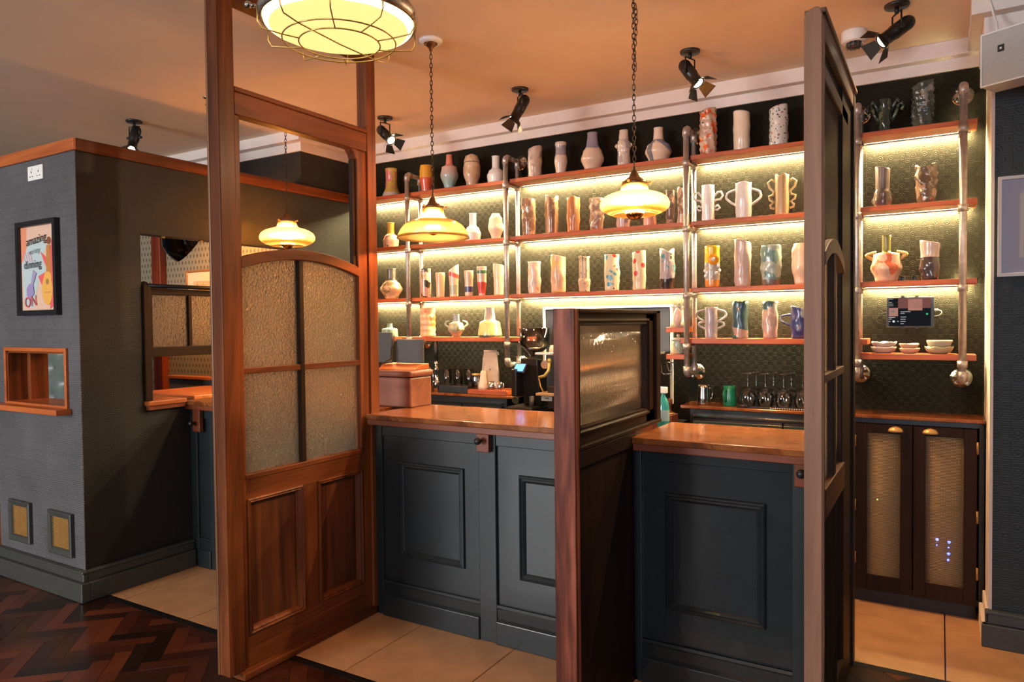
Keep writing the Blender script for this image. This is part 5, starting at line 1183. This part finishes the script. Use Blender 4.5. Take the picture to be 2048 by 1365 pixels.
# steel jug, green jug, black clip, wine glasses
def milk_jug(label, x, y, mat, r, h):
    t = thing('milk_jug', label, 'jug', (0,0,0), world=False)
    MB().lathe([(0,0),(r*1.02,0),(r*1.06,h*.05),(r*1.0,h*.4),(r*.86,h*.8),(r*.90,h),(r*.86,h),(r*.80,h*.8),(r*.94,h*.4),(r*.9,h*.06),(0,h*.05)], 32, (0,0,0), True,
      lambda rr, zz, a: (rr*(1+.16*max(0,cos(a-3.6))**8*max(0,(zz/h-.7)/.3)), zz)).build('body', mat, t)
    MB().tube([(0,-r*.92,h*.82),(0,-r*1.5,h*.80),(0,-r*1.7,h*.62),(0,-r*1.6,h*.34),(0,-r*.98,h*.20)], .0055, 8).build('handle', mat, t)
    t.location = (x,y,1.0005); return t
j = milk_jug('polished steel milk jug under the third pipe', -1.213, 4.245, M_steel, .036, .118); j.rotation_euler = (0,0,2.4)
j = milk_jug('green enamel milk jug between steel jug and wine glasses', -1.060, 4.250, plain('green_enamel', (.004,.17,.075), .3, coat=.3), .037, .116); j.rotation_euler = (0,0,-.35)
t = thing('bar_mat', 'black rubber mat with a ribbed edge under the wine glasses', 'mat', (-.75,4.26,1.0))
MB().box(-1.0,-.50,4.175,4.36,1.0005,1.008).build('mat', M_blackp, t, .002)
for k in range(26): 
    MB().ball((-.815+.0125*k,4.1735,1.005),.005,8,6).build('rib', plain('rib_pale', (.40,.34,.28), .4), t)
single('bottle_stopper', MB().cyl((0,0,.008),(.05,-.01,.010),.008,.006,12).ball((.054,-.011,.011),.010,10,8), M_blackp, 'small black bottle stopper lying left of the wine glasses', 'stopper', (-1.0,4.18,1.0015))
M_wine = see_glass('wine_glass', (.93,.92,.90), .9, gloss=.06)
def wine():
    t = thing('wine_glass', 'x', 'wine glass', (0,0,0), 'upturned wine glasses', world=False)
    MB().lathe([(.036,0),(.042,.018),(.047,.042),(.046,.062),(.036,.084),(.018,.097),(.006,.103)], 32, cap=False).build('bowl', M_wine, t)
    MB().lathe([(.006,.103),(.0042,.115),(.0038,.150),(.0045,.180)], 14).build('stem', M_wine, t)
    MB().lathe([(.0045,.180),(.02,.184),(.038,.186),(.038,.1875),(.004,.188),(0,.188)], 32).build('foot', M_wine, t); return t
g0 = None
spots_ = [(-.950,4.218,'front wine glass furthest left, nearest the green jug'),(-.853,4.218,'front wine glass, second from the green jug'),(-.755,4.218,'front wine glass, third from the green jug'),(-.655,4.218,'front wine glass cut by the right screen post'),
          (-.925,4.318,'back row wine glass furthest left, behind the first'),(-.828,4.318,'back row wine glass, second from the green jug'),(-.730,4.318,'back row wine glass, third from the green jug')]
for x, y, lb in spots_:
    if g0 is None: g0 = wine(); g0.location = (x,y,1.0085); g0['label'] = lb
    else: dup(g0, (x,y,1.0085), rng.uniform(0,3), lb)

# ================================================================ RIGHT END
yt = YW-.026
t = thing('tablet', 'tablet showing a music player, mounted on the dark back wall', 'tablet', (-.142,yt,1.45))
MB().box(-.252,-.030,yt,yt+.010,1.452,1.616).build('body', M_blackp, t, .004)
for xx in (-.175,-.11):
    MB().box(xx-.008,xx+.008,yt-.004,YW,1.612,1.622).build('clip', M_black, t); MB().box(xx-.008,xx+.008,yt-.004,YW,1.446,1.456).build('clip', M_black, t)
sc_ = MB().box(-.240,-.045,yt-.0012,yt+.001,1.460,1.608).build('screen', emit('screen_dark', (.010,.011,.013), 1), t)
def px(nm, u0, u1, v0, v1, col, s=.55):
    X = lambda u: -.240+.195*u; Z = lambda v: 1.608-.148*v
    MB().box(X(u0),X(u1),yt-.0018,yt-.0012,Z(v1),Z(v0)).build(nm, emit('px_%d_%d_%d' % tuple(int(c*200) for c in col), col, s), sc_)
px('banner', .22,1,.0,.36,(.34,.13,.11)); px('album_cover', .46,.80,.03,.44,(.80,.36,.28)); px('cover_art', .56,.70,.16,.23,(.14,.36,.40)); px('cover_line', .57,.69,.27,.29,(.5,.12,.12))
px('small_cover', .0,.22,.34,.64,(.76,.36,.28)); px('small_art', .06,.15,.43,.50,(.16,.34,.36))
for v, w in ((.015,.10),(.13,.07),(.19,.10),(.25,.11)): px('menu_line', .0,w,v,v+.022,(.5,.5,.5))
for v, w in ((.67,.15),(.73,.07)): px('caption', .0,w,v,v+.025,(.7,.7,.7))
for u in (.0,.20): px('skip_button', u,u+.035,.815,.845,(.8,.8,.85))
MB().cyl((-.240+.195*.115,yt-.0013,1.608-.148*.83),(-.240+.195*.115,yt-.0019,1.608-.148*.83),.006,None,18).build('play_button', emit('px_white', (.8,.82,1), .9), sc_)
for v, w in ((.47,.24),(.53,.10),(.66,.14),(.74,.12),(.82,.12),(.90,.08)): px('track_line', .28,.28+w,v,v+.025,(.62,.62,.62))
MB().cyl((-.240+.195*.91,yt-.0013,1.608-.148*.575),(-.240+.195*.91,yt-.0019,1.608-.148*.575),.005,None,18).build('green_button', emit('px_green', (.06,.6,.28), .9), sc_)
MB().tube([(-.030,yt+.005,1.545),(-.012,yt+.004,1.545),(.002,yt+.004,1.538),(.004,yt+.004,1.528),(-.008,yt+.005,1.515),(-.030,yt+.012,1.512)], .0022, 6).tube([(-.030,yt+.005,1.545),(-.012,yt+.005,1.545)], .0048, 8).build('charging_lead', M_white, t)
MB().tube([(-.252,yt+.012,1.535),(-.285,yt+.018,1.525),(-.303,yt+.02,1.500),(-.295,yt+.02,1.478),(-.252,yt+.012,1.468)], .0014, 6).build('audio_lead', M_black, t)
# picture on the pier
yp = 3.90
t = thing('framed_print', 'white framed print with a wide mount, cut by the right edge', 'picture', (.4,yp,1.68))
MB().frame('Y', .217, .80, 1.683, 2.128, [(0,yp),(0,yp-.022),(.014,yp-.022),(.016,yp-.016),(.016,yp)]).build('frame', M_wframe, t)
m = MB().box(.233,.784,yp-.012,yp-.004,1.699,2.112).build('mount', plain('lilac_mount', (.50,.50,.60), .6), t)
MB().box(.295,.72,yp-.014,yp-.0121,1.765,2.050).build('window_mount', plain('pale_mount', (.56,.54,.56), .6), m)
MB().box(.312,.70,yp-.0155,yp-.0141,1.785,2.03).build('print', plain('grey_print', (.26,.27,.27), .6, noise=.5, nscale=9), m)
# wall speaker on a bracket
q = Matrix.Translation((.138,3.66,0)) @ Matrix.Rotation(RAD(-26.6),4,'Z')
t = thing('wall_speaker', 'white box speaker on the pier cornice at top right', 'speaker', (.22,3.75,2.47))
wd, hh, z0 = .185, .222, 2.476
MB().box(0,wd,.012,.13,z0,z0+hh).xform(q).build('cabinet', M_white, t, .006)
MB().box(.006,wd-.022,.004,.013,z0+.006,z0+hh-.006).xform(q).build('grille', plain('speaker_grille', (.46,.45,.42), .7, noise=.12, nscale=300, bump=.4), t, .003)
MB().frame('Y', 0, wd, z0, z0+hh, [(0,.014),(0,.002),(.006,.002),(.008,.012)]).xform(q).build('front_rim', M_white, t)
b_ = MB().box(.066,.090,.0015,.0045,z0+.130,z0+.158).xform(q).build('badge', M_blackp, t)
MB().box(.074,.082,.0005,.0016,z0+.140,z0+.148).xform(q).build('badge_square', M_white, b_)
MB().box(.09,.16,.12,.24,z0+.08,z0+.12).xform(q).build('bracket', M_white, t, .004)
MB().tube([(.20,3.715,2.70),(.20,3.735,2.76),(.195,3.78,2.80),(.185,3.795,2.85),(.17,3.798,ZC-.002)], .005, 8).build('speaker_lead', M_white, t)
